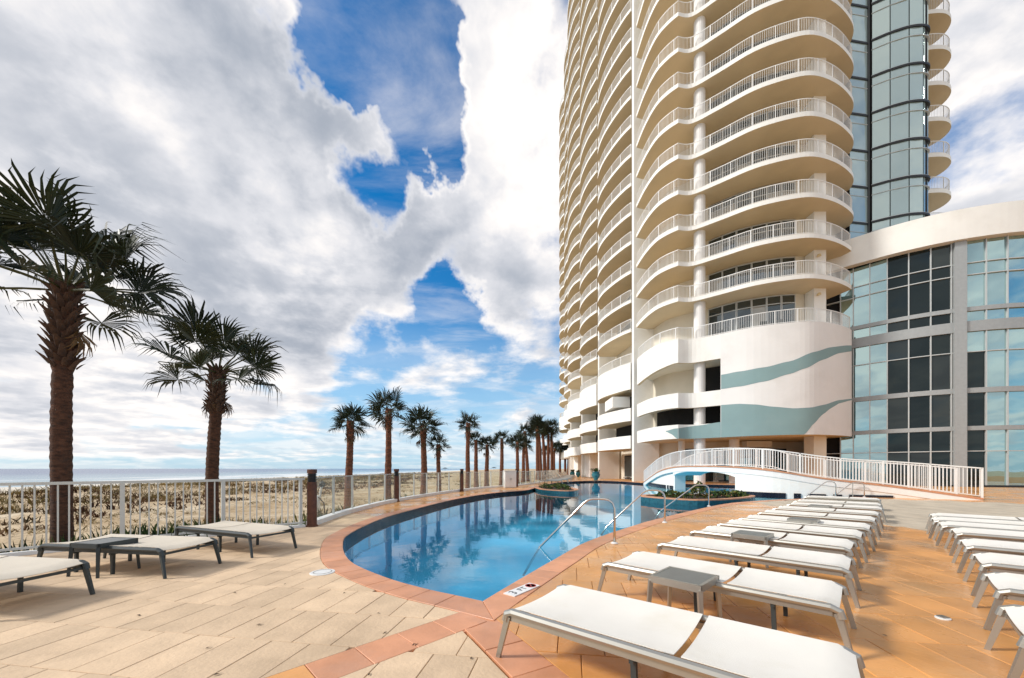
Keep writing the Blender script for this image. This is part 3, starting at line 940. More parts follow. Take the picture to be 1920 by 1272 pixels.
def z_k(k):
    return Z0 + PITCH * k
# --- structural mass
A_, B_, C_, D_, E_ = (12.5, 38.6), (11.2, 48.3), (10.85, 58), (10.7, 68), (11.9, 78)
core_poly = [Vector(q) for q in ((15.0, 88), (14.2, 78), (12.9, 68), (12.9, 58), (13.3, 48.5), (14.4, 38.7))] + [q for q in Q[1:]] + V2((27.9, 32.6), (29.9, 33.2), (30.6, 33.6), (34.2, 33.4), (37, 36), (44, 42), (43, 60), (36, 85), (22, 92))
MB().prism(core_poly, 4.0, 83.2).build('tower_core', M['cream'], tower, world=True)
MB().prism(offset(core_poly, 0.0, True), 83.2, 84.4).build('roof', M['white'], tower, world=True)
low_poly = V2((15.0, 88), (14.2, 78), (13.6, 68), (13.6, 58), (14.0, 48.5), (15.2, 39), (16.5, 37.6), (20, 36.6), (27, 36.8), (30, 36), (44, 42), (43, 60), (36, 85), (22, 92))
MB().prism(low_poly, -0.3, 3.98).build('ground_storey', M['cream'], tower, world=True)
# --- fins between the bays
for (x, y), dx in ((A_, 2.6), (B_, 2.6), (C_, 2.6), (D_, 2.8), (E_, 3.0)):
    MB().box((x + dx / 2, y, 41.6), (dx, 0.62, 83.6)).build('fin_wall', M['white'], tower, world=True)
# --- balconies of the big rounded bay
def make_slab(outer, inner, thick=0.33):
    m = MB(); m.slab(outer, inner, 0, thick, 0, 1, 1)
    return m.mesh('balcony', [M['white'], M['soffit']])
rail_path = offset(P, -0.10)
mb = MB(); railing(mb, rail_path, 0.33, 1.07, 0.12, 1.5)
rail_me = mb.mesh('railing', M['rail'])
slab_me = make_slab(P, Pi)
short = [i for i, p in enumerate(P) if p.x < 27.3 or i < 40]
Ps, Pis = [P[i] for i in short], [Pi[i] for i in short]
slab_s = make_slab(Ps, Pis)
mb = MB(); railing(mb, offset(Ps, -0.10), 0.33, 1.07, 0.12, 1.5); rail_s = mb.mesh('railing', M['rail'])
for k in range(NF):
    b = place('balcony', slab_me if k > 1 else slab_s, tower, True, (0, 0, z_k(k)))
    r = place('railing', rail_me if k > 1 else rail_s, b)
# windows and doors of that bay, each with an upper and a lower pane
sQ = lengths(Q)
wx = [1329, 1355, 1381, 1409, 1437, 1464, 1490]
wd = [on_path(Q, x)[0] for x in wx]
def window_mesh(d0, d1, h):
    p0, t = at_len(Q, sQ, d0); p1, _ = at_len(Q, sQ, d1)
    c = (p0 + p1) / 2; t = (p1 - p0); wdt = t.length; a = math.atan2(t.y, t.x)
    nrm = Vector((t.y, -t.x)).normalized()
    c = c + nrm * 0.07
    fr, lo, up = MB(), MB(), MB()
    hl = h * 0.74
    for s in (-1, 1):
        q = c + t.normalized() * (s * (wdt / 2 - 0.03)); fr.box((q.x, q.y, h / 2), (0.06, 0.10, h), a)
    for z in (0.04, hl, h - 0.04):
        fr.box((c.x, c.y, z), (wdt - 0.12, 0.09, 0.07), a)
    q = c + nrm * 0.005
    lo.box((q.x, q.y, hl / 2), (wdt - 0.13, 0.02, hl - 0.10), a)
    up.box((q.x, q.y, (hl + h) / 2), (wdt - 0.13, 0.02, h - hl - 0.10), a)
    return fr.mesh('window', M['lightframe']), lo.mesh('pane', M['glass_win']), up.mesh('pane', M['glass_win']), lo.mesh('pane', M['glass_curtain'])
wms = [window_mesh(a, b, 2.62) for a, b in zip(wd, wd[1:])]
for k in range(-1, NF):
    run = 0
    for fr, lo, up, cu in wms:
        run = run - 1 if run > 0 else (rnd.choice((1, 2)) if rnd.random() < .25 else 0)
        w = place('window', fr, tower, True, (0, 0, z_k(k) + 0.34))
        place('pane', cu if run else lo, w); place('pane', up, w)
# --- round columns and the square pier carrying the bay
def column(x, y, r, z0, z1, m='white'):
    mb = MB(); mb.lathe((x, y, 0), [(r, z0), (r, z1)], 18)
    return mb.build('column', M[m], tower, world=True, smooth=False)
cx_ = 16.25
column(cx_, 32.35, 0.46, -0.05, 83.0, 'mural')
column(15.9, 35.0, 0.30, -0.05, 3.9); column(20.0, 33.6, 0.42, -0.05, 3.9)
MB().box((24.35, 30.0, 1.9), (1.0, 1.0, 3.95)).build('pier', M['cream'], tower, world=True)
MB().box((24.45, 30.1, 42.7), (0.95, 0.95, 80.6)).build('pier', M['white'], tower, world=True)
# --- podium of the rounded bay: three bands, open to the left, closed to the right
sP = lengths(P)
d_open = on_path(P, 1351)[0]
d_end = on_path(P, 1597)[0]
fine = resample(P, 0.35)
def part_path(d0, d1):
    return [at_len(P, sP, d0)[0]] + [P[i] for i in range(len(P)) if d0 + .02 < sP[i] < d1 - .02] + [at_len(P, sP, d1)[0]]
po, pc = part_path(0.25, d_open), part_path(d_open, d_end)
pall = part_path(0.25, d_end)
def band(path, z0, z1, th=0.3, m='white', name='podium_band', soff='soffit'):
    mb = MB(); mb.slab(path, offset(path, -th), z0, z1, 0, 1, 0)
    return mb.build(name, [M[m], M[soff]], tower, world=True)
band(po, 3.86, 5.06); band(po, 6.5, 7.77); band(po, [9.7 + .65 * min(1, i / 18) for i in range(len(po))], 12.36)
band(pc, 3.86, 12.36, m='mural', name='mural_wall')
for z in (3.88, 6.9, 10.38, 12.02):
    q = near_on(Q, pall)
    mb = MB(); mb.slab(offset(pall, -0.31), q, z, z + 0.26, 0, 1, 0)
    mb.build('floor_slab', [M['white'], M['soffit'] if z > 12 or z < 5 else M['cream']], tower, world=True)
# under the mural the ground floor is open: ceiling back to the recessed front
q0 = part_path(0.4, d_end)
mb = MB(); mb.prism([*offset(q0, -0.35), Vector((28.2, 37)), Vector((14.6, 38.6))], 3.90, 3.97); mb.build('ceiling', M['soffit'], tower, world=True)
# dark parking openings behind the bands
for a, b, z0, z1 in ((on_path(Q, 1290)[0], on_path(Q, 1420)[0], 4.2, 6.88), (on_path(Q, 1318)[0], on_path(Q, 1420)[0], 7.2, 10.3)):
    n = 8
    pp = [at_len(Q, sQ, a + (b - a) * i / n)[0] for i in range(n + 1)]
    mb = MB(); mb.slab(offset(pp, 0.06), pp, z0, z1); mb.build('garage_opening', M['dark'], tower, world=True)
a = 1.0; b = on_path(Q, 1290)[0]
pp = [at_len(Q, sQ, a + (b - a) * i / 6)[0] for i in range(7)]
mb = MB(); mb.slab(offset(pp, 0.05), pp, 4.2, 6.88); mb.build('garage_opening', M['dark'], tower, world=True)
rp = offset(pall, -0.12)
mb = MB(); railing(mb, rp, 12.36, 1.05, 0.12, 1.5); mb.build('railing', M['rail'], tower, world=True)

# --- painted waves of the mural: thin coats laid on the curved wall
def mural(xs_lo_hi, name):
    outer = offset(P, 0.012)
    so = lengths(outer)
    cols = []
    x0, x1 = xs_lo_hi[0][0], xs_lo_hi[-1][0]
    n = 60
    for i in range(n + 1):
        x = x0 + (x1 - x0) * i / n
        for a, b in zip(xs_lo_hi, xs_lo_hi[1:]):
            if a[0] <= x <= b[0] + 1e-6:
                t = (x - a[0]) / max(1e-6, b[0] - a[0]); t2 = t
                ylo = a[1] + (b[1] - a[1]) * t2; yhi = a[2] + (b[2] - a[2]) * t2
                break
        d, Y = on_path(outer, x)
        p, _ = at_len(outer, so, d)
        cols.append((p, H + (HY - ylo) / F * Y, H + (HY - yhi) / F * Y))
    vs, fs = [], []
    for p, a, b in cols:
        vs += [(p[0], p[1], max(3.861, a)), (p[0], p[1], max(3.862, b))]
    for i in range(len(cols) - 1):
        fs.append((2 * i, 2 * i + 2, 2 * i + 3, 2 * i + 1))
    MB().add(vs, fs).build(name, M['teal_paint'], tower, world=True, smooth=True)
zx = lambda x: 1040 + x / 3.18
zy = lambda y: 560 + y / 3.18
def curve(pts, x):
    for a, b in zip(pts, pts[1:]):
        if a[0] <= x <= b[0]:
            t = (x - a[0]) / (b[0] - a[0])
            return a[1] + (b[1] - a[1]) * (t * t * (3 - 2 * t) * 0.5 + t * 0.5)
    return pts[-1][1] if x > pts[-1][0] else pts[0][1]
up1 = [(992, 455), (1100, 435), (1250, 410), (1400, 375), (1550, 318), (1650, 290), (1740, 280), (1771, 280)]
lo1 = [(992, 540), (1100, 525), (1250, 495), (1400, 450), (1500, 415), (1600, 365), (1700, 325), (1771, 315)]
xs1 = [992 + (1771 - 992) * i / 40 for i in range(41)]
mural([(zx(x), zy(curve(lo1, x)), zy(curve(up1, x))) for x in xs1], 'painted_wave')
up2 = [(992, 635), (1100, 628), (1200, 632), (1300, 645), (1430, 655), (1530, 650), (1600, 635), (1700, 605), (1771, 598)]
lo2 = [(992, 900), (1470, 900), (1500, 800), (1540, 752), (1600, 690), (1650, 652), (1700, 624), (1771, 606)]
mural([(zx(x), zy(curve(lo2, x)), zy(curve(up2, x))) for x in xs1], 'painted_wave')
up3 = [(662, 790), (720, 775), (850, 758), (991, 737)]
lo3 = [(662, 793), (695, 808), (730, 836), (752, 905), (991, 905)]
xs3 = [662 + (990 - 662) * i / 30 for i in range(31)]
mural([(zx(x), zy(curve(lo3, x)), max(zy(curve(up3, x)), 0)) for x in xs3], 'painted_wave')

# --- ground floor front under the bay: teal glazing between dark frames
def pane_box(x0, y0, x1, y1, z0, z1, m, name='pane', parent=None, th=0.03, ins=0.04, push=0.0):
    a, b = Vector((x0, y0)), Vector((x1, y1)); t = b - a; c = (a + b) / 2 + Vector((t.y, -t.x)).normalized() * push
    mb = MB(); mb.box((c.x, c.y, (z0 + z1) / 2), (t.length - 2 * ins, th, z1 - z0 - 2 * ins), math.atan2(t.y, t.x))
    return mb.build(name, M[m], parent, world=True)
gx = [(17.0, 37.46), (18.9, 36.88), (20.8, 36.62), (23.0, 36.68), (25.0, 36.74), (27.0, 36.80)]
for i, (a, b) in enumerate(zip(gx, gx[1:])):
    mb = MB(); t = Vector(b) - Vector(a); c = (Vector(a) + Vector(b)) / 2
    an = math.atan2(t.y, t.x)
    mb.box((c.x, c.y - 0.05, 1.65), (t.length - 0.02, 0.08, 3.2), an)
    w = mb.build('window', M['darkframe'], tower, world=True)
    pane_box(*a, *b, 0.1, 2.4, 'glass_door' if i != 1 else 'glass_win', parent=w, push=0.11, ins=0.06)
    pane_box(*a, *b, 2.45, 3.2, 'glass_win', parent=w, push=0.11, ins=0.06)

# --- the four bays along the beach
BAYS = [
    [(11.9, 88.0), (11.0, 85.5), (10.5, 83), (10.6, 80.5), (11.5, 78.5)],
    [(11.6, 77.6), (10.7, 75.6), (10.15, 73), (10.2, 70.5), (10.6, 68.5)],
    [(10.7, 67.5), (9.75, 65.5), (9.55, 63), (9.9, 60.3), (10.7, 58.5)],
    [(10.8, 57.5), (10.1, 55.8), (9.95, 53.4), (10.3, 50.9), (11.0, 48.8)],
    [(11.2, 47.8), (10.55, 46), (10.6, 43.8), (11.2, 41.6), (11.9, 39.9), (12.4, 39.05)],
]
INNER = [(14.9, 14.2), (14.2, 12.9), (12.9, 12.9), (12.9, 13.3), (13.3, 14.4)]
for bi, (pts, (xi0, xi1)) in enumerate(zip(BAYS, INNER)):
    b = smooth_path(pts, 5)
    n = len(b)
    inn = [Vector((xi0 + (xi1 - xi0) * i / (n - 1), b[0].y + (b[-1].y - b[0].y) * i / (n - 1))) for i in range(n)]
    me = make_slab(b, inn, 0.30)
    rm = MB(); railing(rm, offset(b, -0.08), 0.30, 1.07, 0.13, 1.5, bal=0.02); rm = rm.mesh('railing', M['rail'])
    # sliding door of the room behind: frame with two panes
    q0, q1 = inn[2], inn[-3]
    t = q1 - q0; c = (q0 + q1) / 2 + Vector((-0.08, 0)); an = math.atan2(t.y, t.x)
    fr = MB(); fr.box((c.x, c.y, 1.2), (t.length, 0.10, 2.4), an); fr = fr.mesh('sliding_door', M['greyframe'])
    pm = []
    for s in (-1, 1):
        cc = c + t.normalized() * (s * t.length / 4) + Vector((-0.06, 0))
        m = MB(); m.box((cc.x, cc.y, 1.2), (t.length / 2 - 0.12, 0.02, 2.2), an); pm.append(m.mesh('pane', M['glass_win']))
    for k in range(NF):
        o = place('balcony', me, tower, True, (0, 0, z_k(k)))
        place('railing', rm, o)
        d = place('sliding_door', fr, tower, True, (0, 0, z_k(k) + 0.31))
        for m in pm:
            place('pane', m, d)
    # podium storeys of the bay
    for z0, z1 in ((3.4, 4.75), (6.3, 7.65), (9.6, 12.36)):
        m = MB(); m.slab(b, offset(b, -0.3), z0, z1, 0, 1, 0); m.build('podium_band', [M['white'], M['soffit']], tower, world=True)
    for z in (3.42, 6.4, 9.65, 12.0):
        m = MB(); m.slab(offset(b, -0.31), inn, z, z + 0.26, 0, 1, 0); m.build('floor_slab', [M['white'], M['soffit']], tower, world=True)
    m = MB(); railing(m, offset(b, -0.12), 12.36, 1.0, 0.13, 1.5, bal=0.02); m.build('railing', M['rail'], tower, world=True)
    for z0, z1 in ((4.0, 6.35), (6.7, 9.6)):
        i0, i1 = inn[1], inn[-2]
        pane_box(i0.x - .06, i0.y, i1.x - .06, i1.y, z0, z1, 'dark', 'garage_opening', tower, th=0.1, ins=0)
# pale box jutting out of the second bay's opening
MB().box((11.9, 42.3, 8.55), (1.9, 3.3, 1.15)).build('plant_box', M['white'], tower, world=True)
# terrace door at the foot of the bay beside the first fin
for y0, y1, gm in ((46.9, 44.6, 'glass_win'), (44.6, 41.0, 'glass_door'), (41.0, 39.3, 'glass_win')):
    xa, xb = 14.02 + (48.5 - y0) * 0.126, 14.02 + (48.5 - y1) * 0.126
    m = MB(); t = Vector((xb - xa, y1 - y0)); m.box(((xa + xb) / 2 - 0.05, (y0 + y1) / 2, 1.45), (t.length - 0.03, 0.10, 2.9), math.atan2(t.y, t.x))
    w = m.build('terrace_door', M['darkframe'], tower, world=True)
    pane_box(xa - .05, y0, xb - .05, y1, 0.12, 2.8, gm, parent=w, push=0.07, ins=0.09)
for y in (56, 66):
    MB().box((13.0, y, 2.0), (3.6, 5.0, 3.9)).build('ground_wall', M['white'], tower, world=True)
# ceiling lights and a cooling unit under the bays
MB().box((22.6, 34.5, 3.55), (2.3, 0.8, 0.55)).build('cooling_unit', M['cream'], tower, world=True)
for k in (-1, 0):
    for x, y in ((24.2, 29.42),):
        m = MB(); m.lathe((x, y, z_k(k) + 2.45), [(0.02, 0.16), (0.12, 0.13), (0.15, 0.0), (0.02, -0.03)], 12); m.build('wall_lamp', M['lampglow'], tower, world=True)

# --- glazed stair drum and the balconies at the tower's end
G1 = V2((28.35, 31.45), (30.06, 31.68))
G2 = smooth_path([(30.25, 31.45), (31.2, 30.9), (32.4, 30.45), (33.6, 30.4), (34.25, 30.85), (34.5, 32.0)], 5)
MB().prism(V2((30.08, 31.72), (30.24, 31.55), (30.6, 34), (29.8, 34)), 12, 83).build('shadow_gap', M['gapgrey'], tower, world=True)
MB().prism([*G2, Vector((34.5, 34)), Vector((30.4, 34))], 12, 83.1).build('drum_core', M['dark'], tower, world=True)
MB().prism([*G1, Vector((29.9, 34)), Vector((28.3, 34))], 12, 83.1).build('drum_core', M['dark'], tower, world=True)
sG = lengths(G2)
gb = [on_path(G2, x)[0] for x in (1634, 1668, 1703, 1729)] + [on_path(G2, 1729)[0] + 1.0]
gb[-1] = min(gb[-1], sG[-1])
segs = [(G1[0], G1[1])] + [(at_len(G2, sG, a)[0], at_len(G2, sG, b)[0]) for a, b in zip(gb, gb[1:])]
drum_me = []
for i, (a, b) in enumerate(segs):
    t = b - a; nrm = Vector((t.y, -t.x)).normalized(); c = (a + b) / 2 + nrm * 0.08; an = math.atan2(t.y, t.x) + rnd.uniform(-.012, .012)
    lo, up = MB(), MB()
    lo.box((c.x, c.y, 1.17), (t.length - 0.05, 0.03, 2.16), an); up.box((c.x, c.y, 2.62), (t.length - 0.05, 0.03, 0.66), an)
    drum_me.append((lo.mesh('pane', M['glass_tower']), up.mesh('pane', M['glass_tower'])))
tr = MB()
tr.slab(offset(G2, 0.16), offset(G2, -0.02), -0.10, 0.06); tr.slab(offset(G1, 0.16), offset(G1, -0.02), -0.10, 0.06)
tr2 = MB(); tr2.slab(offset(G2, 0.12), offset(G2, 0.0), 0.08, 0.12); tr2.slab(offset(G1, 0.12), offset(G1, 0.0), 0.08, 0.12)
tr2.slab(offset(G2, 0.13), offset(G2, 0.0), 2.25, 2.29); tr2.slab(offset(G1, 0.13), offset(G1, 0.0), 2.25, 2.29)
tr_me, tr2_me = tr.mesh('floor_band', M['darkframe']), tr2.mesh('transom', M['lightframe'])
END = smooth_path([(34.0, 32.3), (35.3, 31.8), (36.9, 31.75), (38.1, 32.4), (38.5, 33.6), (37.8, 35.2)], 5)
END_I = [Vector((34.3 + 2.4 * i / (len(END) - 1), 33.3 + 2.4 * i / (len(END) - 1))) for i in range(len(END))]
end_me = make_slab(END, END_I, 0.33)
m = MB(); railing(m, offset(END, -0.1), 0.33, 1.07, 0.12, 1.5); end_rail = m.mesh('railing', M['rail'])
for k in range(0, NF):
    for lo, up in drum_me:
        place('drum_pane', lo, tower, True, (0, 0, z_k(k) + 0.30 - PITCH)); place('drum_pane', up, tower, True, (0, 0, z_k(k) + 0.30 - PITCH))
    place('floor_band', tr_me, tower, True, (0, 0, z_k(k) + 0.30)); place('transom', tr2_me, tower, True, (0, 0, z_k(k) + 0.30))
    o = place('balcony', end_me, tower, True, (0, 0, z_k(k))); place('railing', end_rail, o)

# ------------------------------------------------------------------ glass-fronted wing on the right
wing = thing('glass_wing', 'low curved wing with a teal glass wall and a broad white fascia', 'building', (36, 30, 0))
GW = smooth_path([(26.3, 32.4), (27.9, 30.7), (29.5, 29.0), (31.3, 27.65), (33.2, 26.8), (35.6, 26.2), (40, 25.9), (46, 26.3), (54, 28)], 5)
sW = lengths(GW)
FAS = smooth_path([(25.1, 32.3), (26.2, 31.2), (27.5, 29.95), (29.2, 28.4), (31.2, 27.1), (33.2, 26.3), (35.6, 25.75), (40, 25.45), (46, 25.9), (54, 27.6)], 5)
m = MB(); m.slab(FAS, offset(FAS, -0.6), 17.70, 19.85); m.build('fascia', M['white'], wing, world=True)
m = MB(); m.prism([*offset(FAS, -0.55), Vector((54, 46)), Vector((38, 46)), Vector((30, 36))], 17.95, 19.4); m.build('roof', M['white'], wing, world=True)
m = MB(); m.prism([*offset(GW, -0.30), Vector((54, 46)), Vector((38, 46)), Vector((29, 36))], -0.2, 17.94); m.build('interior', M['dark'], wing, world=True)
xs_ = [1576, 1600, 1631, 1663.5, 1703.5, 1744.5, 1783, 1811, 1848, 1888]
db = [on_path(GW, x)[0] for x in xs_]
while db[-1] < sW[-1] - 2.2:
    db.append(db[-1] + 1.75)
cols_ = [(db[i], db[i + 1], i) for i in range(len(db) - 1) if i != 6]
rows_ = [(0.12, 2.53), (2.59, 4.05), (4.36, 6.74), (7.10, 9.67), (9.73, 11.15), (11.90, 12.62), (12.92, 15.22), (15.28, 16.08), (16.14, 17.69)]
for d0, d1, ci in cols_:
    a, b = at_len(GW, sW, d0)[0], at_len(GW, sW, d1)[0]
    t = b - a; nrm = Vector((t.y, -t.x)).normalized(); c = (a + b) / 2 - nrm * 0.04
    for ri, (z0, z1) in enumerate(rows_):
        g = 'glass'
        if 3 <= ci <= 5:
            g = 'glass_refl_dark' if rnd.random() < .6 else 'glass_dim'  # these columns carry a dark reflection in their colour
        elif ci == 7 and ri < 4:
            g = 'glass_refl_dark'
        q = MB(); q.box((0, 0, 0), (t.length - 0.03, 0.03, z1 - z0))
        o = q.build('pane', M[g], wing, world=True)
        o.location = Vector((c.x, c.y, (z0 + z1) / 2)); 
        o.rotation_euler = (rnd.uniform(-.006, .006), 0, math.atan2(t.y, t.x) + rnd.uniform(-.010, .010))
for d0 in db:
    p, t = at_len(GW, sW, d0)
    q = MB(); q.box((p.x, p.y, 8.86), (0.065, 0.16, 17.66), math.atan2(t.y, t.x)); q.build('mullion', M['lightframe'], wing, world=True)
for z0, z1, pr, mm in ((2.53, 2.59, 0.07, 'lightframe'), (4.05, 4.36, 0.10, 'greyframe'), (6.74, 7.10, 0.10, 'greyframe'), (9.67, 9.73, 0.07, 'lightframe'), (11.15, 11.9, 0.12, 'greyframe'), (12.62, 12.92, 0.10, 'greyframe'), (15.22, 15.28, 0.07, 'lightframe'), (16.08, 16.14, 0.07, 'lightframe'), (0.0, 0.12, 0.10, 'darkframe')):
    q = MB(); q.slab(offset(GW, pr), offset(GW, -0.2), z0, z1); q.build('transom', M[mm], wing, world=True)
a, b = at_len(GW, sW, db[6])[0], at_len(GW, sW, db[7])[0]
t = b - a; c = (a + b) / 2
q = MB(); q.box((c.x, c.y, 8.84), (t.length - 0.16, 0.50, 17.69), math.atan2(t.y, t.x)); q.build('pier', M['greyframe'], wing, world=True)
# ------------------------------------------------------------------ footbridge over the pool
bridge = thing('footbridge', 'white arched footbridge with picket railings curving over the pool', 'footbridge', (14, 18, 0))
bp = [Vector((p[0], p[1])) for p in BR]; bz = [p[2] for p in BR]
FAR = offset(bp, 2.0)
if FAR[20].x < bp[20].x:
    FAR = offset(bp, -2.0); SG = -1
else:
    SG = 1
inn_ = lambda d: offset(bp, d * SG)
m = MB(); m.slab(bp, FAR, [z - 0.30 for z in bz], [z for z in bz], 0, 0, 1); m.build('bridge_deck', [M['rail'], M['orange']], bridge, world=True)
m = MB(); m.slab(inn_(-0.03), inn_(0.10), [z - 0.02 for z in bz], [z + 0.05 for z in bz]); m.build('kerb', M['coping'], bridge, world=True)
i_solid = min(range(len(bp)), key=lambda i: (bp[i] - Vector((12.05, 20.2))).length)
i_abut = min(range(len(bp)), key=lambda i: (bp[i] - Vector((11.1, 25.6))).length)
def side(i0, i1, d0, d1, name):
    a, b = inn_(d0)[i0:i1 + 1], inn_(d1)[i0:i1 + 1]
    m = MB(); m.slab(a, b, [-1.3] * len(a), [z - 0.29 for z in bz[i0:i1 + 1]]); m.build(name, M['white'], bridge, world=True)
side(0, i_solid, 0.03, 1.97, 'side_wall')
side(i_abut, len(bp) - 1, 0.16, 0.9, 'abutment')
# spandrel curve of the arch at both ends of the opening
m = MB()
aa, bb = inn_(0.03)[i_solid:i_abut + 1], inn_(1.97)[i_solid:i_abut + 1]
k = len(aa)
m.slab(aa, bb, [bz[i_solid + i] - 0.30 - 0.22 * (abs(2 * i / (k - 1) - 1) ** 3) for i in range(k)], [bz[i_solid + i] - 0.29 for i in range(k)])
m.build('arch_soffit', M['white'], bridge, world=True)
# navy tile bands with white gaps just above the water
def tiles(i0, i1, d, spans, name='tile_band'):
    pa = inn_(d)[i0:i1 + 1]; s = lengths(pa)
    for a, b in spans:
        n = max(2, int((b - a) * s[-1] / 0.3) + 1)
        pp = [at_len(pa, s, s[-1] * (a + (b - a) * i / (n - 1)))[0] for i in range(n)]
        m = MB(); m.slab(pp, offset(pp, 0.04 * -SG), -0.16, 0.10); m.build(name, M['navy'], bridge, world=True)
tiles(0, i_solid, 0.012, [(0.30, 0.47), (0.50, 0.535), (0.565, 0.64), (0.67, 0.70), (0.735, 0.985)])
tiles(i_abut, len(bp) - 1, 0.142, [(0.03, 0.10), (0.13, 0.16), (0.20, 0.92)])
# railings: rails and posts, every picket by itself
pick = MB(); pick.box((0, 0, 0.58), (0.022, 0.022, 0.92)); pick_me = pick.mesh('baluster', M['rail'])
for dd in (0.06, 1.94):
    pa = inn_(dd); s = lengths(pa)
    hh = [1.07 + 0.22 * max(0, 1 - lengths(bp)[i] / 4) for i in range(len(pa))]
    m = MB()
    for lo_, hi_ in ((0.0, 0.05), (None, None)):
        if lo_ is None:
            m.slab(offset(pa, .025), offset(pa, -.025), [z + 0.10 for z in bz], [z + 0.13 for z in bz])
        else:
            m.slab(offset(pa, .03), offset(pa, -.03), [z + h - 0.05 for z, h in zip(bz, hh)], [z + h for z, h in zip(bz, hh)])
    def zd(d):
        for i in range(len(pa) - 1):
            if s[i + 1] >= d:
                t = (d - s[i]) / max(1e-9, s[i + 1] - s[i]); return bz[i] + (bz[i + 1] - bz[i]) * t, hh[i] + (hh[i + 1] - hh[i]) * t
        return bz[-1], hh[-1]
    np_ = round(s[-1] / 1.55)
    for i in range(np_ + 1):
        p, t = at_len(pa, s, s[-1] * i / np_); z, h = zd(s[-1] * i / np_)
        m.box((p.x, p.y, z + h / 2), (0.06, 0.06, h), math.atan2(t.y, t.x))
    rl = m.build('railing', M['rail'], bridge, world=True)
    nb = int(s[-1] / 0.118)
    for i in range(nb):
        d = s[-1] * (i + 0.5) / nb
        p, t = at_len(pa, s, d); z, h = zd(d)
        o = place('baluster', pick_me, rl, True, (p.x, p.y, z), math.atan2(t.y, t.x))
        o.scale.z = (h - 0.02) / 1.05
# ------------------------------------------------------------------ picket fence and glass fence
fen = thing('picket_fence', 'off white metal picket fence between the paved terrace and the dunes', 'fence', (-4.56, 8.43, 0))
fa, fb = Vector((-4.64, 8.35)), Vector((-14.2, -1.21))
t = (fb - fa).normalized(); Ln = 12.3
an = math.atan2(t.y, t.x)
for z, h, w in ((1.07, 0.045, 0.05), (0.10, 0.035, 0.035)):
    m = MB(); m.beam((fa.x, fa.y, z), (fa.x + t.x * Ln, fa.y + t.y * Ln, z), w, h); m.build('fence_rail', M['fence'], fen, world=True)
pm = MB(); pm.box((0, 0, 0.585), (0.019, 0.019, 0.95)); pm = pm.mesh('picket', M['fence'])
ps = MB(); ps.box((0, 0, 0.535), (0.06, 0.06, 1.07)); ps = ps.mesh('post', M['fence'])
d = 0.10
while d < Ln:
    nearest = round((d - 0.08) / 1.37) * 1.37 + 0.08
    if abs(d - nearest) > 0.06:
        place('picket', pm, fen, True, (fa.x + t.x * d, fa.y + t.y * d, 0), an)
    d += 0.114
for i in range(9):
    d = 0.08 + 1.37 * i
    place('post', ps, fen, True, (fa.x + t.x * d, fa.y + t.y * d, 0), an)
m = MB(); m.beam((fa.x, fa.y, 0.02), (fa.x + t.x * Ln, fa.y + t.y * Ln, 0.02), 0.14, 0.06); m.build('kerb', M['plastic'], fen, world=True)

gf = thing('glass_fence', 'clear glass fence on a white kerb running along the pool towards the palms', 'fence', (-4.7, 12, 0))
fbp = resample(FENCE_B, 0.4)
m = MB(); m.slab(offset(fbp, 0.11), offset(fbp, -0.09), -0.02, 0.11); m.build('kerb', M['plastic'], gf, world=True)
sF = lengths(FENCE_B)
d = 0.16
pst = MB(); pst.box((0, 0, 0.60), (0.05, 0.05, 1.0)); pst = pst.mesh('post', M['fence'])
while d < sF[-1] - 1.4:
    st = 1.32 if d < 26 else 1.6
    (p, t1), (q, t2) = at_len(FENCE_B, sF, d), at_len(FENCE_B, sF, d + st)
    tt = q - p; c = (p + q) / 2; an = math.atan2(tt.y, tt.x)
    place('post', pst, gf, True, (p.x, p.y, 0), an)
    m = MB(); m.box((0, 0, 0.61), (tt.length - 0.07, 0.012, 0.94))
    o = m.build('glass_panel', M['clear'], gf, world=True); o.location = Vector((c.x, c.y, 0)); o.rotation_euler[2] = an
    m = MB(); m.box((c.x, c.y, 1.085), (tt.length, 0.03, 0.022), an); m.build('top_rail', M['fence'], gf, world=True)
    d += st
# ------------------------------------------------------------------ bollard lights
def bollard(x, y, label):
    o = thing('bollard_light', label, 'bollard light', (x, y, 0), rnd.random(), 'bollard lights along the fence')
    m = MB(); m.lathe((0, 0, 0), [(0.125, 0), (0.125, 0.03), (0.10, 0.035), (0.10, 1.0)], 20); m.build('post', M['rust'], o)
    m = MB(); m.lathe((0, 0, 0), [(0.08, 0.99), (0.08, 1.2)], 16); m.build('lamp_core', M['black'], o)
    for i in range(5):
        m = MB(); m.lathe((0, 0, 1.02 + i * 0.034), [(0.084, 0.0), (0.099, 0.004), (0.099, 0.015), (0.084, 0.017)], 18); m.build('louver', M['black'], o)
    m = MB(); m.lathe((0, 0, 0), [(0.10, 1.19), (0.101, 1.27), (0.094, 1.285)], 20); m.build('cap', M['rust'], o)
bollard(-4.50, 8.40, 'rust brown bollard light at the corner where picket fence meets glass fence')
bollard(-4.58, 14.8, 'dark brown bollard light between the third and fourth palms along the glass fence')
bollard(-2.86, 21.3, 'brown bollard light in the middle of the glass fence beyond the pool curve')
bollard(.34, 26.9, 'brown bollard light beside the white towel cabinet')
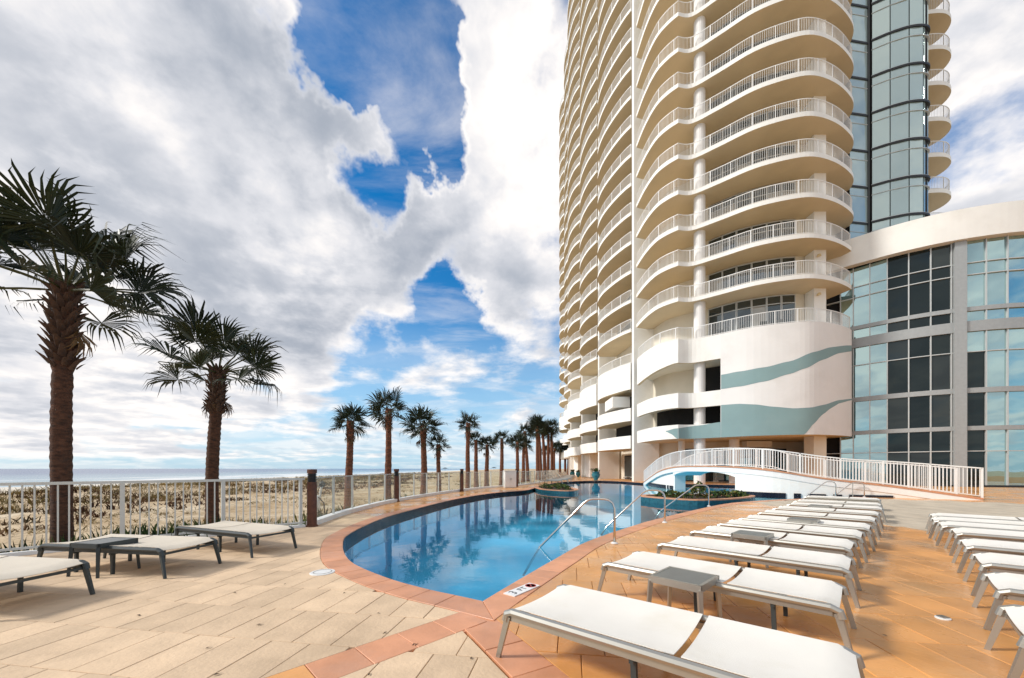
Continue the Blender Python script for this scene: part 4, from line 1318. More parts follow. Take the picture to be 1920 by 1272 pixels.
# ------------------------------------------------------------------ pool handrails
def handrail(base, end, top, label, zend=WATER_Z - 0.55):
    o = thing('pool_handrail', label, 'handrail', (base[0], base[1], 0), 0, 'steel handrails into the pool')
    d = Vector((end[0] - base[0], end[1] - base[1])); L_ = d.length; d.normalize()
    P3 = lambda a, z: (d.x * a, d.y * a, z)
    pts = [P3(0, 0), P3(0, top * 0.55), P3(0, top - 0.16), P3(0.03, top - 0.07), P3(0.10, top - 0.015), P3(0.18, top), P3(0.36, top), P3(0.44, top - 0.02), P3(0.52, top - 0.075)]
    slope = (top - 0.075 - WATER_Z) / max(0.2, (L_ - 0.52))
    a = L_
    pts += [P3(a, WATER_Z), P3(a + (WATER_Z - zend) / slope * 0.6, zend)]
    m = MB(); m.tube(pts, 0.021, 10); m.build('tube', M['chrome'], o, smooth=True)
    m = MB(); m.lathe((0, 0, 0.004), [(0.06, 0), (0.06, 0.012), (0.035, 0.03), (0.03, 0.03)], 16); m.build('base_flange', M['plastic'], o)
handrail((1.77, 6.45), (.51, 6.88), 0.77, 'nearest stainless pool handrail, sloping down into the blue water')
handrail((3.66, 8.95), (2.30, 9.15), 0.78, 'stainless pool handrail, second from the camera, beside the curved deck edge')
handrail((6.75, 12.8), (5.2, 13.0), 0.74, 'stainless pool handrail in front of the planted island')
handrail((14.75, 17.0), (13.3, 17.15), 0.70, 'stainless pool handrail against the white wall of the footbridge')
handrail((15.9, 16.85), (14.7, 17.3), 0.66, 'small stainless handrail against the bridge wall, nearer the end of the ramp')
pl_ = thing('slim_pole', 'slim grey pole standing in front of the white bridge ramp', 'pole', (13.6, 14.9, 0))
m = MB(); m.tube([(0, 0, 0), (0, 0, .75)], 0.014, 8); m.build('tube', M['chrome'], pl_)
m = MB(); m.lathe((0, 0, 0.003), [(0.16, 0), (0.16, 0.02), (0.02, 0.04)], 14); m.build('foot', M['silver'], pl_)
# ------------------------------------------------------------------ planted islands in the pool
def leaf_mass(name, pts, m, h, n, spread, parent, wid=0.03):
    """broad leaves in clumps"""
    mb = MB()
    for (x, y, z) in pts:
        for i in range(n):
            a = rnd.uniform(0, 6.283); r = rnd.uniform(0.2, 1) * spread; hh = h * rnd.uniform(0.5, 1.1)
            bx, by = x + rnd.gauss(0, spread * .25), y + rnd.gauss(0, spread * .25)
            ex, ey = bx + r * math.cos(a), by + r * math.sin(a)
            sx, sy = -math.sin(a) * wid, math.cos(a) * wid
            mx_, my_ = (bx * .45 + ex * .55), (by * .45 + ey * .55)
            mb.add([(bx, by, z), (mx_ + sx, my_ + sy, z + hh * .8), (ex, ey, z + hh * rnd.uniform(.6, 1.05)), (mx_ - sx, my_ - sy, z + hh * .8)], [(0, 1, 2, 3)], 0, rnd.random())
    return mb.build(name, m, parent)
def island(name, label, pts, top, plants, zt=0.08):
    c = sum(V2(*pts), Vector((0, 0))) / len(pts)
    o = thing(name, label, 'planter', (c.x, c.y, 0))
    out = smooth_path([*pts, pts[0]], 4)[:-1]
    if area(out) < 0:
        out.reverse()
    o_in = offset(out, 0.22, True)
    if abs(area(o_in)) > abs(area(out)):
        o_in = offset(out, -0.22, True)
    ring, rin = out + [out[0]], o_in + [o_in[0]]
    m = MB(); m.slab(ring, rin, -1.34, zt - 0.05); m.build('wall', M['tealtile'], o, world=True)
    m = MB(); m.slab(ring, rin, zt - 0.05, zt); m.build('coping', M['coping'], o, world=True)
    m = MB(); m.prism(o_in, -0.3, zt - 0.06); m.build('soil', M['soil'], o, world=True)
    return o
isl1 = island('planted_island', 'teal tiled planter island with low green plants in front of the footbridge', [(5.7, 16.5), (6.3, 15.3), (7.2, 14.5), (8.3, 14.75), (9.5, 15.4), (10.6, 16.3), (10.8, 17.0), (9.4, 17.5), (7.4, 17.6), (6.1, 17.3)], 0.1, None, 0.10)
isl2 = island('planted_island', 'dark planter island at the far left of the pool, edged with terracotta', [(1.5, 25.6), (1.75, 22.9), (2.6, 21.5), (3.4, 21.2), (4.0, 22.4), (3.9, 24.6), (3.0, 26.2)], 0.1, None, 0.06)
def shrub(x, y, h, s, label, group, n=70, wid=0.05, m='leafgreen', z=0.04):
    o = thing('low_shrub', label, 'shrub', (x, y, z), rnd.uniform(0, 6), group)
    mb = MB()
    for i in range(n):
        a = rnd.uniform(0, 6.283); el = rnd.uniform(0.1, 1.45); r = s * (0.55 + 0.5 * rnd.random())
        c = Vector((math.cos(a) * math.cos(el) * r, math.sin(a) * math.cos(el) * r, math.sin(el) * h * rnd.uniform(.6, 1)))
        d_ = Vector((rnd.gauss(0, 1), rnd.gauss(0, 1), rnd.gauss(0.4, .6))).normalized(); q = d_.cross(Vector((rnd.gauss(0, 1), rnd.gauss(0, 1), .2))).normalized()
        l_, w_ = rnd.uniform(1.2, 2.4) * wid, rnd.uniform(.5, .9) * wid
        mb.add([c - d_ * l_, c + q * w_, c + d_ * l_, c - q * w_], [(0, 1, 2, 3)], 0, rnd.random())
    mb.build('foliage', M[m], o)
    sm = MB()
    for i in range(5):
        a = i * 1.25; sm.tube([(0, 0, 0), (math.cos(a) * s * .4, math.sin(a) * s * .4, h * .6)], 0.012, 5)
    sm.build('stem', M['boot'], o)
words_ = ['first', 'second', 'third', 'fourth', 'fifth', 'sixth', 'seventh', 'eighth', 'ninth', 'tenth', 'eleventh', 'twelfth', 'thirteenth', 'fourteenth', 'fifteenth', 'sixteenth', 'seventeenth', 'eighteenth', 'nineteenth', 'twentieth', 'twenty-first', 'twenty-second', 'twenty-third']
gi = 'shrubs on the planted island before the bridge'
for i, (x, y, h, s) in enumerate([(6.6, 16.3, .26, .4), (7.2, 15.7, .3, .4), (7.9, 15.9, .62, .42), (8.3, 16.6, .72, .42), (8.7, 15.9, .34, .5), (9.3, 16.3, .32, .5), (9.9, 16.6, .30, .45), (7.2, 16.9, .3, .4), (10.3, 16.8, .24, .35)]):
    tall = h > .5
    shrub(x, y, h, s, ('taller leafy shrub at the middle of the bridge island, %s of two' % ('left' if i == 2 else 'right')) if tall else 'low dark green shrub on the bridge island, %s from the left end' % words_[[0, 1, 9, 9, 3, 4, 5, 2, 6][i]], gi, 110 if tall else 90)
gi = 'shrubs on the far island'
for i, (x, y) in enumerate([(2.2, 24.5), (2.5, 23.3), (3.1, 22.4), (3.2, 23.6), (3.0, 24.9)]):
    shrub(x, y, .30, .5, 'dark low shrub on the far left pool island, %s from its left edge' % words_[i], gi, 90)
# ------------------------------------------------------------------ urns and small things at the tower's foot
def urn(x, y, s, label, group='teal urns with dark plants'):
    o = thing('plant_urn', label, 'plant urn', (x, y, 0), 0, group)
    m = MB(); m.lathe((0, 0, 0), [(.22 * s, 0), (.25 * s, .04 * s), (.2 * s, .12 * s), (.42 * s, .42 * s), (.47 * s, .66 * s), (.36 * s, .86 * s), (.44 * s, .92 * s), (.44 * s, .97 * s), (.36 * s, .97 * s), (.3 * s, .88 * s)], 20); m.build('pot', M['urn'], o, smooth=True)
    q = leaf_mass('plant', [(0, 0, .9 * s)], M['leafgreen'], .5 * s, 60, .62 * s, o, .06 * s)
urn(9.15, 40.75, 1.0, 'large teal urn with a dark spiky plant on the pool far edge')
urn(9.3, 57.5, .85, 'smaller teal urn by the first far pillar of the tower')
urn(10.1, 57.0, .8, 'smaller teal urn close against the white far wall of the tower')
cab = thing('towel_cabinet', 'white towel cabinet beside the glass fence near the last bollard', 'cabinet', (-.15, 25.4, 0), R(15))
m = MB(); m.box((0, 0, .57), (.78, .5, 1.10)); m.build('body', M['plastic'], cab)
m = MB(); m.box((0, 0, 1.14), (.84, .56, .05)); m.build('lid', M['plastic'], cab)
for s in (-1, 1):
    m = MB(); m.box((s * .19, -.262, .56), (.36, .02, .98)); dr_ = m.build('door', M['plastic'], cab)
    m = MB(); m.box((s * .04, -.285, .6), (.02, .03, .14)); m.build('handle', M['silver'], dr_)
sh = thing('shower_post', 'pale outdoor stand with a dark round top behind the glass fence', 'stand', (-6.3, 12.2, -.3))
m = MB(); m.tube([(0, 0, 0), (0.0, 0, .55), (.06, 0, .95), (.10, 0, 1.02)], .035, 10); m.build('post', M['plastic'], sh, smooth=True)
m = MB(); m.lathe((.10, 0, 1.0), [(.02, 0), (.085, .02), (.10, .08), (.08, .15), (.03, .19)], 14); m.build('top', M['black'], sh, smooth=True)
m = MB(); m.tube([(-.08, 0, .02), (-.12, 0, .45), (-.04, 0, .72)], [.07, .09, .05], 10); m.build('tank', M['plastic'], sh, smooth=True)
m = MB(); m.tube([(-.10, -.02, .60), (.0, -.02, .66), (.16, -.02, .48), (.2, -.02, .06)], .022, 8); m.build('hose', M['black'], sh, smooth=True)
sk = thing('skimmer_lid', 'round white skimmer lid set flush in the beige paving', 'lid', (-2.37, 4.67, .004))
m = MB(); m.lathe((0, 0, -.01), [(.145, 0), (.145, .012), (.138, .016), (.02, .016)], 28); m.build('disc', M['plastic'], sk)
m = MB(); m.lathe((0, 0, .001), [(.108, 0), (.108, .008), (.10, .008), (.10, 0)], 24); m.build('ring', M['silver'], sk)
dr = thing('deck_drain', 'small pale deck drain in the orange paving between the lounger rows', 'drain', (3.74, 3.24, .004))
m = MB(); m.lathe((0, 0, -.008), [(.05, 0), (.05, .012), (.042, .014)], 18); m.build('rim', M['plastic'], dr)
m = MB()
for i in range(5):
    m.box((0, -.026 + i * .013, .013), (.06, .006, .006))
m.build('grate', M['silver'], dr)
# depth marker on the coping: lettering tiles and a no-diving symbol
mk = thing('depth_marker', 'white ceramic depth marker tiles with dark lettering on the pool coping', 'sign', (.11, 3.985, .010), math.atan2(.345, .277))
for i in range(3):
    m = MB(); m.box((-.152 + i * .152, 0, 0), (.148, .148, .010)); m.build('tile', M['marker'], mk)
def text_part(s_, size, loc, m, parent, name='lettering'):
    cu = bpy.data.curves.new(name, 'FONT'); cu.body = s_; cu.size = size; cu.align_x = 'CENTER'; cu.align_y = 'CENTER'; cu.extrude = 0.0006
    o = bpy.data.objects.new(name, cu); COL.objects.link(o)
    me = bpy.data.meshes.new_from_object(o); COL.objects.unlink(o); bpy.data.objects.remove(o)
    me.materials.clear(); me.materials.append(m)
    q = place(name, me, parent); q.location = loc
    return q
text_part('3', .14, (-.152, 0, .0062), M['ink'], mk)
text_part('FT', .11, (0, 0, .0062), M['ink'], mk)
m = MB(); m.lathe((.152, 0, .0055), [(.062, 0), (.062, .0012), (.050, .0012), (.050, 0)], 28); m.build('ring', M['red'], mk)
m = MB(); m.box((.152, 0, .0062), (.108, .012, .0012), R(45)); m.build('slash', M['red'], mk)
m = MB(); m.beam((.13, -.02, .0058), (.175, .012, .0058), .016, .0008); m.lathe((.128, -.028, .0056), [(.010, 0), (.010, .0008)], 10); m.build('diver', M['ink'], mk)

for i in range(16):
    x, y = [(-1.86, 2.35), (-.72, 2.75), (-2.1, 3.1), (-1.2, 3.35), (-2.9, 3.9), (-1.55, 2.2), (-.9, 2.35), (-2.55, 4.2), (-1.75, 3.9), (-.28, 2.55), (1.1, 2.1), (2.9, 2.9), (-3.3, 3.3), (-2.2, 2.7), (-1.0, 2.95), (3.3, 4.1)][i]
    o = thing('fallen_leaf', 'tiny dry leaf lying on the paving', 'leaf', (x, y, .004), rnd.uniform(0, 6), 'dry leaves scattered on the paving')
    s_ = rnd.uniform(.5, 1.1)
    m = MB(); m.add([(-.022 * s_, 0, 0), (0, .010 * s_, .007 * s_), (.024 * s_, 0, .002), (0, -.011 * s_, .006 * s_), (-.04 * s_, .002, .001)], [(0, 3, 2, 1), (0, 1, 4)], 0, rnd.random())
    m.build('blade', M['debris_dark'], o)
# ------------------------------------------------------------------ sun loungers
def fabric(x0, x1, w, sag, z, curl0=0.0, curl1=0.0, nx=10, ny=8, th=0.005):
    """a sling stretched between the side rails, sagging in the middle"""
    vs, fs = [], []
    top = []
    for i in range(nx + 1):
        u = i / nx; x = x0 + (x1 - x0) * u
        for j in range(ny + 1):
            v = j / ny * 2 - 1
            e = 1 - 0.35 * (max(0, abs(u * 2 - 1) - .8) / .2)
            zz = z - sag * (1 - v * v) * e
            zz -= curl0 * max(0, 1 - u / .10) ** 2 + curl1 * max(0, 1 - (1 - u) / .10) ** 2
            top.append((x, v * w / 2, zz))
    n = len(top)
    low = [(x, y, zz - th) for x, y, zz in top]
    m = MB()
    q = [(i * (ny + 1) + j, (i + 1) * (ny + 1) + j, (i + 1) * (ny + 1) + j + 1, i * (ny + 1) + j + 1) for i in range(nx) for j in range(ny)]
    m.add(top, q); m.add(low, [tuple(reversed(f)) for f in q])
    # hems: a thin strip of cloth folded round each edge
    rim = [i * (ny + 1) for i in range(nx + 1)] + [nx * (ny + 1) + j for j in range(1, ny + 1)] + [i * (ny + 1) + ny for i in range(nx - 1, -1, -1)] + [j for j in range(ny - 1, 0, -1)]
    k = len(rim)
    m.add([top[i] for i in rim] + [low[i] for i in rim], [(i, k + i, k + (i + 1) % k, (i + 1) % k) for i in range(k)])
    return m
LL, LW, LZ = 1.83, 0.68, 0.34
def make_lounger(frame, cloth, gapx, raised=0.0):
    """x runs from the foot end to the head end"""
    root = thing('sun_lounger', 'x', 'sun lounger')
    for s in (-1, 1):
        m = MB()
        m.tube([(0.0, s * LW / 2, LZ - .075), (0.012, s * LW / 2, LZ - .028), (0.06, s * LW / 2, LZ - .008), (LL - .06, s * LW / 2, LZ - .008), (LL - .012, s * LW / 2, LZ - .028), (LL, s * LW / 2, LZ - .075)], .026, 8)
        m.beam((.05, s * (LW / 2 - .012), LZ - .050), (LL - .05, s * (LW / 2 - .012), LZ - .050), .022, .042)
        m.build('side_rail', M[frame], root, smooth=False)
    for x, dx in ((0.02, -.075), (LL - .02, .075)):
        for s in (-1, 1):
            m = MB(); m.beam((x, s * (LW / 2 - .004), LZ - .045), (x + dx, s * (LW / 2 + .012), 0.0), .030, .040, w2=.024, h2=.030); m.build('leg', M[frame], root)
    for x in (.035, LL - .035):
        m = MB(); m.beam((x, -LW / 2 + .01, LZ - .065), (x, LW / 2 - .01, LZ - .065), .03, .025); m.build('crossbar', M[frame], root)
    for x in (gapx - .22, gapx + .34):
        m = MB()
        m.beam((x, -LW / 2 + .01, LZ - .085), (x, LW / 2 - .01, LZ - .085), .025, .025)
        for s in (-1, 1):
            m.beam((x, s * (LW / 2 - .05), LZ - .08), (x + .01, s * (LW / 2 - .05), 0.0), .03, .03)
        m.build('support_leg', M['charcoal'], root)
    wj = LW - .012
    fabric(.015, gapx, wj, .030, LZ + .024, .034, .0).build('seat_sling', M[cloth], root, smooth=True)
    b = fabric(0, LL - .015 - gapx - .035, wj, .030, 0, .0, .034).build('backrest', M[cloth], root, smooth=True)
    b.location = (gapx + .035, 0, LZ + .024); b.rotation_euler[1] = -raised
    if raised:
        for s in (-1, 1):
            m = MB(); m.beam((0, s * wj / 2, 0), (LL - gapx - .05, s * wj / 2, 0), .03, .03); m.build('back_frame', M[frame], b)
        m = MB(); ca = .55
        for s in (-1, 1):
            m.beam((gapx + .035 + ca * math.cos(raised), s * .25, LZ + ca * math.sin(raised)), (LL - .15, s * .25, LZ - .05), .022, .022)
        m.build('back_stay', M[frame], root)
    return root
white = make_lounger('silver', 'sling', 1.09)
white2 = make_lounger('silver', 'sling', 1.09)
dark = make_lounger('charcoal', 'cream_sling', 1.0)
sit = make_lounger('silver', 'sling', 1.09, R(52))
note_kids()
used_ = set()
def put(src, foot, ang, label, group):
    """foot: plan point of the foot end's middle; ang: direction from foot to head"""
    o = src if src.name not in used_ else copy_tree(src)
    used_.add(src.name)
    o.location = (foot[0], foot[1], 0); o.rotation_euler[2] = ang
    tag(o, label, 'sun lounger', group)
    return o
# row by the pool: far right corner of each on the ground, long side towards the pool
AR = R(134.5)                                   # from the aisle end towards the pool end
u_ = Vector((math.cos(AR), math.sin(AR))); w_ = Vector((u_.y, -u_.x))
corners = [(1.87, 1.90), (2.80, 3.03), (3.72, 3.96), (4.58, 4.87), (5.40, 5.62), (6.2, 6.33), (7.18, 7.25), (8.13, 8.15), (9.2, 9.15), (10.15, 10.15), (11.7, 11.75)]
for i, c in enumerate(corners):
    c = Vector(c)
    AR = R(([141.5, 137.5, 135.8] + [134.5] * 9)[i]); u_ = Vector((math.cos(AR), math.sin(AR))); w_ = Vector((u_.y, -u_.x))
    mid = c - w_ * 0.34 + u_ * 0.075
    if w_.y > 0:
        pass
    head = mid + u_ * LL
    nm = ['white sling lounger nearest the camera, at the front of the poolside row', 'white sling lounger second from the front of the poolside row, behind the first table',
          'white sling lounger third from the front of the poolside row'][i] if i < 3 else ('white sling lounger at the far end of the poolside row' if i == len(corners) - 1 else 'white sling lounger %s from the front of the poolside row' % words_[i])
    put(white, head, AR + math.pi + rnd.uniform(-.012, .012), nm, 'white loungers in the poolside row')
# second row across the aisle
AR2 = R(-45.5)
u2 = Vector((math.cos(AR2), math.sin(AR2))); w2 = Vector((-u2.y, u2.x))
for i, c in enumerate([(3.46, 2.61), (4.38, 3.43), (5.26, 4.23), (6.12, 5.07), (7.10, 6.0), (7.72, 6.72), (8.3, 7.35), (8.98, 7.98)]):
    mid = Vector(c) - w2 * 0.33 - u2 * 0.03
    nm = 'white sling lounger across the aisle, nearest the camera at the right edge' if i == 0 else ('white sling lounger across the aisle, last of its row before the bridge' if i == 7 else 'white sling lounger across the aisle, %s from the front of that row' % words_[i])
    put(white2, mid, AR2 + rnd.uniform(-.012, .012), nm, 'white loungers in the row across the aisle')
# dark framed loungers by the picket fence
for (x, y), (x2, y2), a, nm in (((-3.49, 6.03), (-3.78, 5.48), 158, 'charcoal framed cream lounger nearest the brown corner bollard by the picket fence'),
                            ((-3.97, 5.08), (-4.07, 4.42), 171, 'charcoal framed cream lounger in the middle of three by the picket fence'),
                            ((-4.30, 3.81), (-4.43, 3.20), 171, 'charcoal framed cream lounger cut off at the left edge of the photo')):
    u3 = Vector((math.cos(R(a)), math.sin(R(a))))
    mid = (Vector((x, y)) + Vector((x2, y2))) / 2 + u3 * 0.075
    put(dark, mid, R(a), nm, 'charcoal framed loungers by the picket fence')
# upright loungers far along the fence and at the tower door
for i in range(9):
    p, t = at_len(FENCE_B, lengths(FENCE_B), 24.6 + i * 3.1)
    nrm = Vector((t.y, -t.x))
    f = p + nrm * 2.5
    put(sit, f, math.atan2(-nrm.y, -nrm.x) + R(12), 'white lounger with raised back along the far fence, %s from the towel cabinet' % words_[i], 'raised white loungers along the far fence')
put(sit, (13.2, 41.2), R(10), 'white lounger with raised back at the teal terrace door, nearer the fin wall', 'raised white loungers at the terrace door')
put(sit, (13.0, 43.0), R(10), 'white lounger with raised back at the teal terrace door, farther from the fin wall', 'raised white loungers at the terrace door')
# ------------------------------------------------------------------ side tables
def make_table(frame):
    o = thing('side_table', 'x', 'side table')
    a, h = .42, .40
    m = MB(); m.box((0, 0, h - .008), (a - .05, a - .05, .012)); m.build('top', M['tabletop'], o)
    for i in range(4):
        g = i * math.pi / 2; c, s = math.cos(g), math.sin(g)
        m = MB(); m.box((c * (a / 2 - .012), s * (a / 2 - .012), h - .028), (.024, a, .056) , g); m.build('apron', M[frame], o)
        g += math.pi / 4; r = a / 2 * 1.414 - .02
        m = MB(); m.beam((math.cos(g) * r, math.sin(g) * r, h - .04), (math.cos(g) * (r + .03), math.sin(g) * (r + .03), 0), .034, .034, w2=.026, h2=.026); m.build('leg', M[frame], o)
    return o
tw, tdk = make_table('silver'), make_table('charcoal')
note_kids()
for i, (x, y, a, nm) in enumerate([(1.45, 3.15, 44, 'grey side table between the first and second poolside loungers'), (3.35, 5.2, 44, 'grey side table between the third and fourth poolside loungers'),
                                   (5.25, 6.72, 44, 'grey side table between the fifth and sixth poolside loungers'), (7.55, 9.15, 44, 'grey side table between the eighth and ninth poolside loungers')]):
    o = tw if i == 0 else copy_tree(tw)
    o.location = (x, y, 0); o.rotation_euler[2] = R(a); tag(o, nm, 'side table', 'grey side tables among the white loungers')
tdk.location = (-5.10, 4.68, 0); tdk.rotation_euler[2] = R(-9)
tag(tdk, 'charcoal side table between two cream loungers at the picket fence', 'side table')

# ------------------------------------------------------------------ palms
def frond_mesh(seed, lp, fan, n=34, dead=False, droop=.30, spread=124):
    r = random.Random(seed); m = MB()
    arch = .12 * lp
    tn = .93 if dead else r.uniform(.10, .50)
    pts = [(lp * i / 4, 0, -arch * (i / 4) ** 2) for i in range(5)]
    for i in range(4):
        a, b = pts[i], pts[i + 1]; w0, w1 = .028 - .004 * i, .024 - .004 * i
        m.add([(a[0], -w0, a[2]), (a[0], w0, a[2]), (b[0], w1, b[2]), (b[0], -w1, b[2]), (a[0], 0, a[2] - .03), (b[0], 0, b[2] - .025)], [(0, 1, 2, 3), (0, 3, 5, 4), (1, 4, 5, 2)], 0, .95 if dead else .70)
    cx, cz = lp, -arch
    vfold = r.uniform(.25, .55)
    tip_bend = r.uniform(.5, 1.6)
    for i in range(n):
        if r.random() < .05:
            continue
        g = R(-spread + 2 * spread * (i + .5) / n) + r.uniform(-.03, .03)
        l = fan * (1 - .32 * (abs(g) / R(spread)) ** 1.5) * r.uniform(.80, 1.10)
        c, s = math.cos(g), math.sin(g)
        sp = R(2 * spread / n) * .50
        half, far_ = r.uniform(.46, .58), r.uniform(.72, .82)
        rib = lambda t: vfold * abs(s) * l * t * .8 + .10 * l * t
        dr = l * droop * r.uniform(.4, 1.6) * tip_bend
        def pt(t, q, z):
            gg = g + q
            return (cx + math.cos(gg) * l * t, math.sin(gg) * l * t, cz + z)
        z1, zk = rib(half), rib(far_) - dr * .30
        tw = r.uniform(-.04, .04)
        p1, p2, pc = pt(half, -sp, z1), pt(half, sp, z1), pt(half, 0, z1 + .02)
        k1, k2 = pt(far_, -sp * .36 + tw, zk), pt(far_, sp * .36 + tw, zk)
        tip = pt(1.0 - .25 * droop * tip_bend, 2 * tw, rib(1.0) * .8 - dr)
        t_ = tn + r.uniform(-.12, .12) + (.25 if r.random() < .06 else 0)
        m.add([(cx, 0, cz), p1, pc, p2, k1, k2, tip], [(0, 1, 2), (0, 2, 3), (1, 4, 5, 3), (4, 6, 5)], 0, max(0, min(1, t_)))
    return m.mesh('frond', M['frond'])
FR = [frond_mesh(i, .95, .92, droop=(.22, .34, .5, .3, .62, .25)[i]) for i in range(6)]
FR2 = [frond_mesh(40 + i, .58, .95, 26, droop=(.3, .45, .6, .35)[i]) for i in range(4)]
FRD = [frond_mesh(20 + i, .7, .75, 20, True, .35, 50) for i in range(2)]
def boot_mesh():
    m = MB()
    m.add([(0, -.06, 0), (0, .06, 0), (.05, -.05, .10), (.05, .05, .10), (.13, -.022, .19), (.13, .022, .19), (.02, -.04, -.03), (.02, .04, -.03), (.105, 0, .155)],
          [(0, 2, 3, 1), (2, 4, 5, 3), (0, 6, 8, 4, 2), (1, 3, 5, 8, 7), (6, 7, 8), (4, 8, 5), (0, 1, 7, 6)])
    return m.mesh('leaf_base', M['boot'])
BOOT = boot_mesh()
def palm(x, y, z, h, r0, r1, scale, nf, label, lean=(0, 0), boots=0, dead=3, seed=0, boot_len=1.2, lowest=-28, bias=None):
    r = random.Random(seed * 77 + 5)
    o = thing('fan_palm', label, 'palm tree', (x, y, z), 0, 'fan palms along the beach side of the fence')
    m = MB()
    pts, rad = [], []
    n = 26 if h < 3.3 or r0 > .165 else 64
    for i in range(n + 1):
        t = i / n
        bulge = 1 + .35 * max(0, 1 - t * h / .5) + (.25 if t * h > h - boot_len and boots else 0) * min(1, (t * h - (h - boot_len)) / .3)
        pts.append((lean[0] * t * t + .015 * math.sin(t * 7 + seed), lean[1] * t * t, h * t - .15 * (1 - t)))
        rad.append((r0 + (r1 - r0) * t) * bulge * (1.035 if i % 2 else .965) * r.uniform(.97, 1.03))
    m.tube(pts, rad, 14); m.build('trunk', M['trunk' if boots > 60 else 'far_trunk'], o, smooth=True)
    top = Vector((lean[0], lean[1], h))
    big = boots > 60
    bm = MB()
    for i in range(boots):
        t = i / boots
        zz = h - boot_len + boot_len * t
        g = i * 2.39996; tt = zz / h
        rr = (r0 + (r1 - r0) * tt) * 1.15
        px_, py_ = lean[0] * tt * tt + math.cos(g) * rr, lean[1] * tt * tt + math.sin(g) * rr
        if big:
            b = place('leaf_base', BOOT, o); b.location = (px_, py_, zz); b.rotation_euler = (r.uniform(-.15, .15), r.uniform(-.1, .35), g); s_ = r.uniform(.6, 1.0); b.scale = (s_, s_, s_)
        else:
            ca, sa = math.cos(g), math.sin(g); s_ = r.uniform(.7, 1.2) * r1 / .2
            bm.add([(px_ + (v.co.x * ca - v.co.y * sa) * s_, py_ + (v.co.x * sa + v.co.y * ca) * s_, zz + v.co.z * s_) for v in BOOT.vertices], [tuple(p.vertices) for p in BOOT.polygons])
    if bm.v:
        bm.build('leaf_bases', M['boot'], o, kind='stuff')
    for i in range(nf):
        t = (i + .5) / nf
        el = R(78 - (78 - lowest) * t ** .85) + r.uniform(-.12, .12); g = i * 2.39996 + seed + r.uniform(-.25, .25)
        f = place('frond', FR[r.randrange(6)] if big else FR2[r.randrange(4)], o); f.location = top + Vector((math.cos(g) * r1 * .6, math.sin(g) * r1 * .6, -.12 * t))
        f.rotation_euler = (r.uniform(-.9, .9), -el, g); s_ = scale * r.uniform(.85, 1.12); f.scale = (s_, s_, s_)
    for i in range(dead):
        g = r.uniform(0, 6.28)
        f = place('dead_frond', FRD[r.randrange(2)], o); f.location = top + Vector((math.cos(g) * r1, math.sin(g) * r1, -.2 - .1 * i))
        f.rotation_euler = (r.uniform(-.3, .3), R(r.uniform(70, 86)), g); s_ = scale * r.uniform(.7, .9); f.scale = (s_, s_, s_)
    return o
palm(-7.85, 6.5, -.3, 4.85, .142, .122, 1.0, 25, 'large dark fan palm at the left edge of the photo, behind the picket fence', (-.05, .1), 120, 1, 1, 1.5, -8)
palm(-8.12, 10.1, -.3, 4.3, .155, .13, 0.95, 21, 'second fan palm from the left, dead fronds hanging at its neck, behind picket fence', (0.1, .1), 100, 3, 2, 1.2, -10)
P_ = [(-6.30, 14.4, 3.45, .16, .62, 20, 30), (-5.72, 17.2, 4.35, .17, .68, 20, 30), (-4.95, 21.0, 4.0, .20, .86, 22, 24), (-4.2, 21.4, 3.0, .15, .55, 16, 18), (-3.2, 27, 4.9, .19, .74, 20, 18), (-2.87, 30, 3.9, .19, .62, 18, 0),
      (-2.1, 31, 3.6, .21, .72, 20, 0), (-1.0, 36, 4.5, .22, .80, 18, 0), (.6, 42, 4.6, .24, .9, 18, 0), (1.35, 45, 4.6, .24, .9, 18, 0), (2.0, 48, 6.4, .26, 1.05, 20, 0), (3.7, 54, 7.3, .28, 1.15, 20, 0), (4.25, 55, 8.3, .28, 1.2, 20, 0), (4.9, 56, 7.8, .28, 1.2, 20, 0),
      (5.5, 57, 6.9, .28, 1.15, 20, 0), (6.2, 58, 8.0, .28, 1.2, 20, 0), (9.0, 80, 6.0, .3, 1.25, 18, 0), (10.4, 81, 6.2, .3, 1.25, 18, 0), (11.7, 82, 5.8, .3, 1.25, 18, 0), (12.6, 83.5, 6.4, .3, 1.25, 18, 0), (8.2, 92, 6, .3, 1.3, 18, 0)]
lean_ = {10: (-.4, 0), 11: (-.1, 0), 12: (-.5, 0), 13: (-.4, 0)}
for i, (x, y, h, r0, sc, nf, bt) in enumerate(P_):
    k = i + 2
    nm = 'fan palm behind the glass fence, %s palm counting from the left edge' % words_[k] if i < 10 else ('fan palm in the tall distant clump before the tower, %s palm counting from the left' % words_[k] if i < 16 else 'small distant fan palm by the tower foot, %s palm counting from the left' % words_[k])
    palm(x, y, -.3, h, r0, r0 * .66, sc * rnd.uniform(.92, 1.12), nf - rnd.randrange(0, 5), nm, lean_.get(i, (rnd.uniform(-.1, .1), 0)), bt, 3 if i < 8 else 1, i + 3, .8 if h < 4.6 else 1.1, -38 if i < 8 else -45)

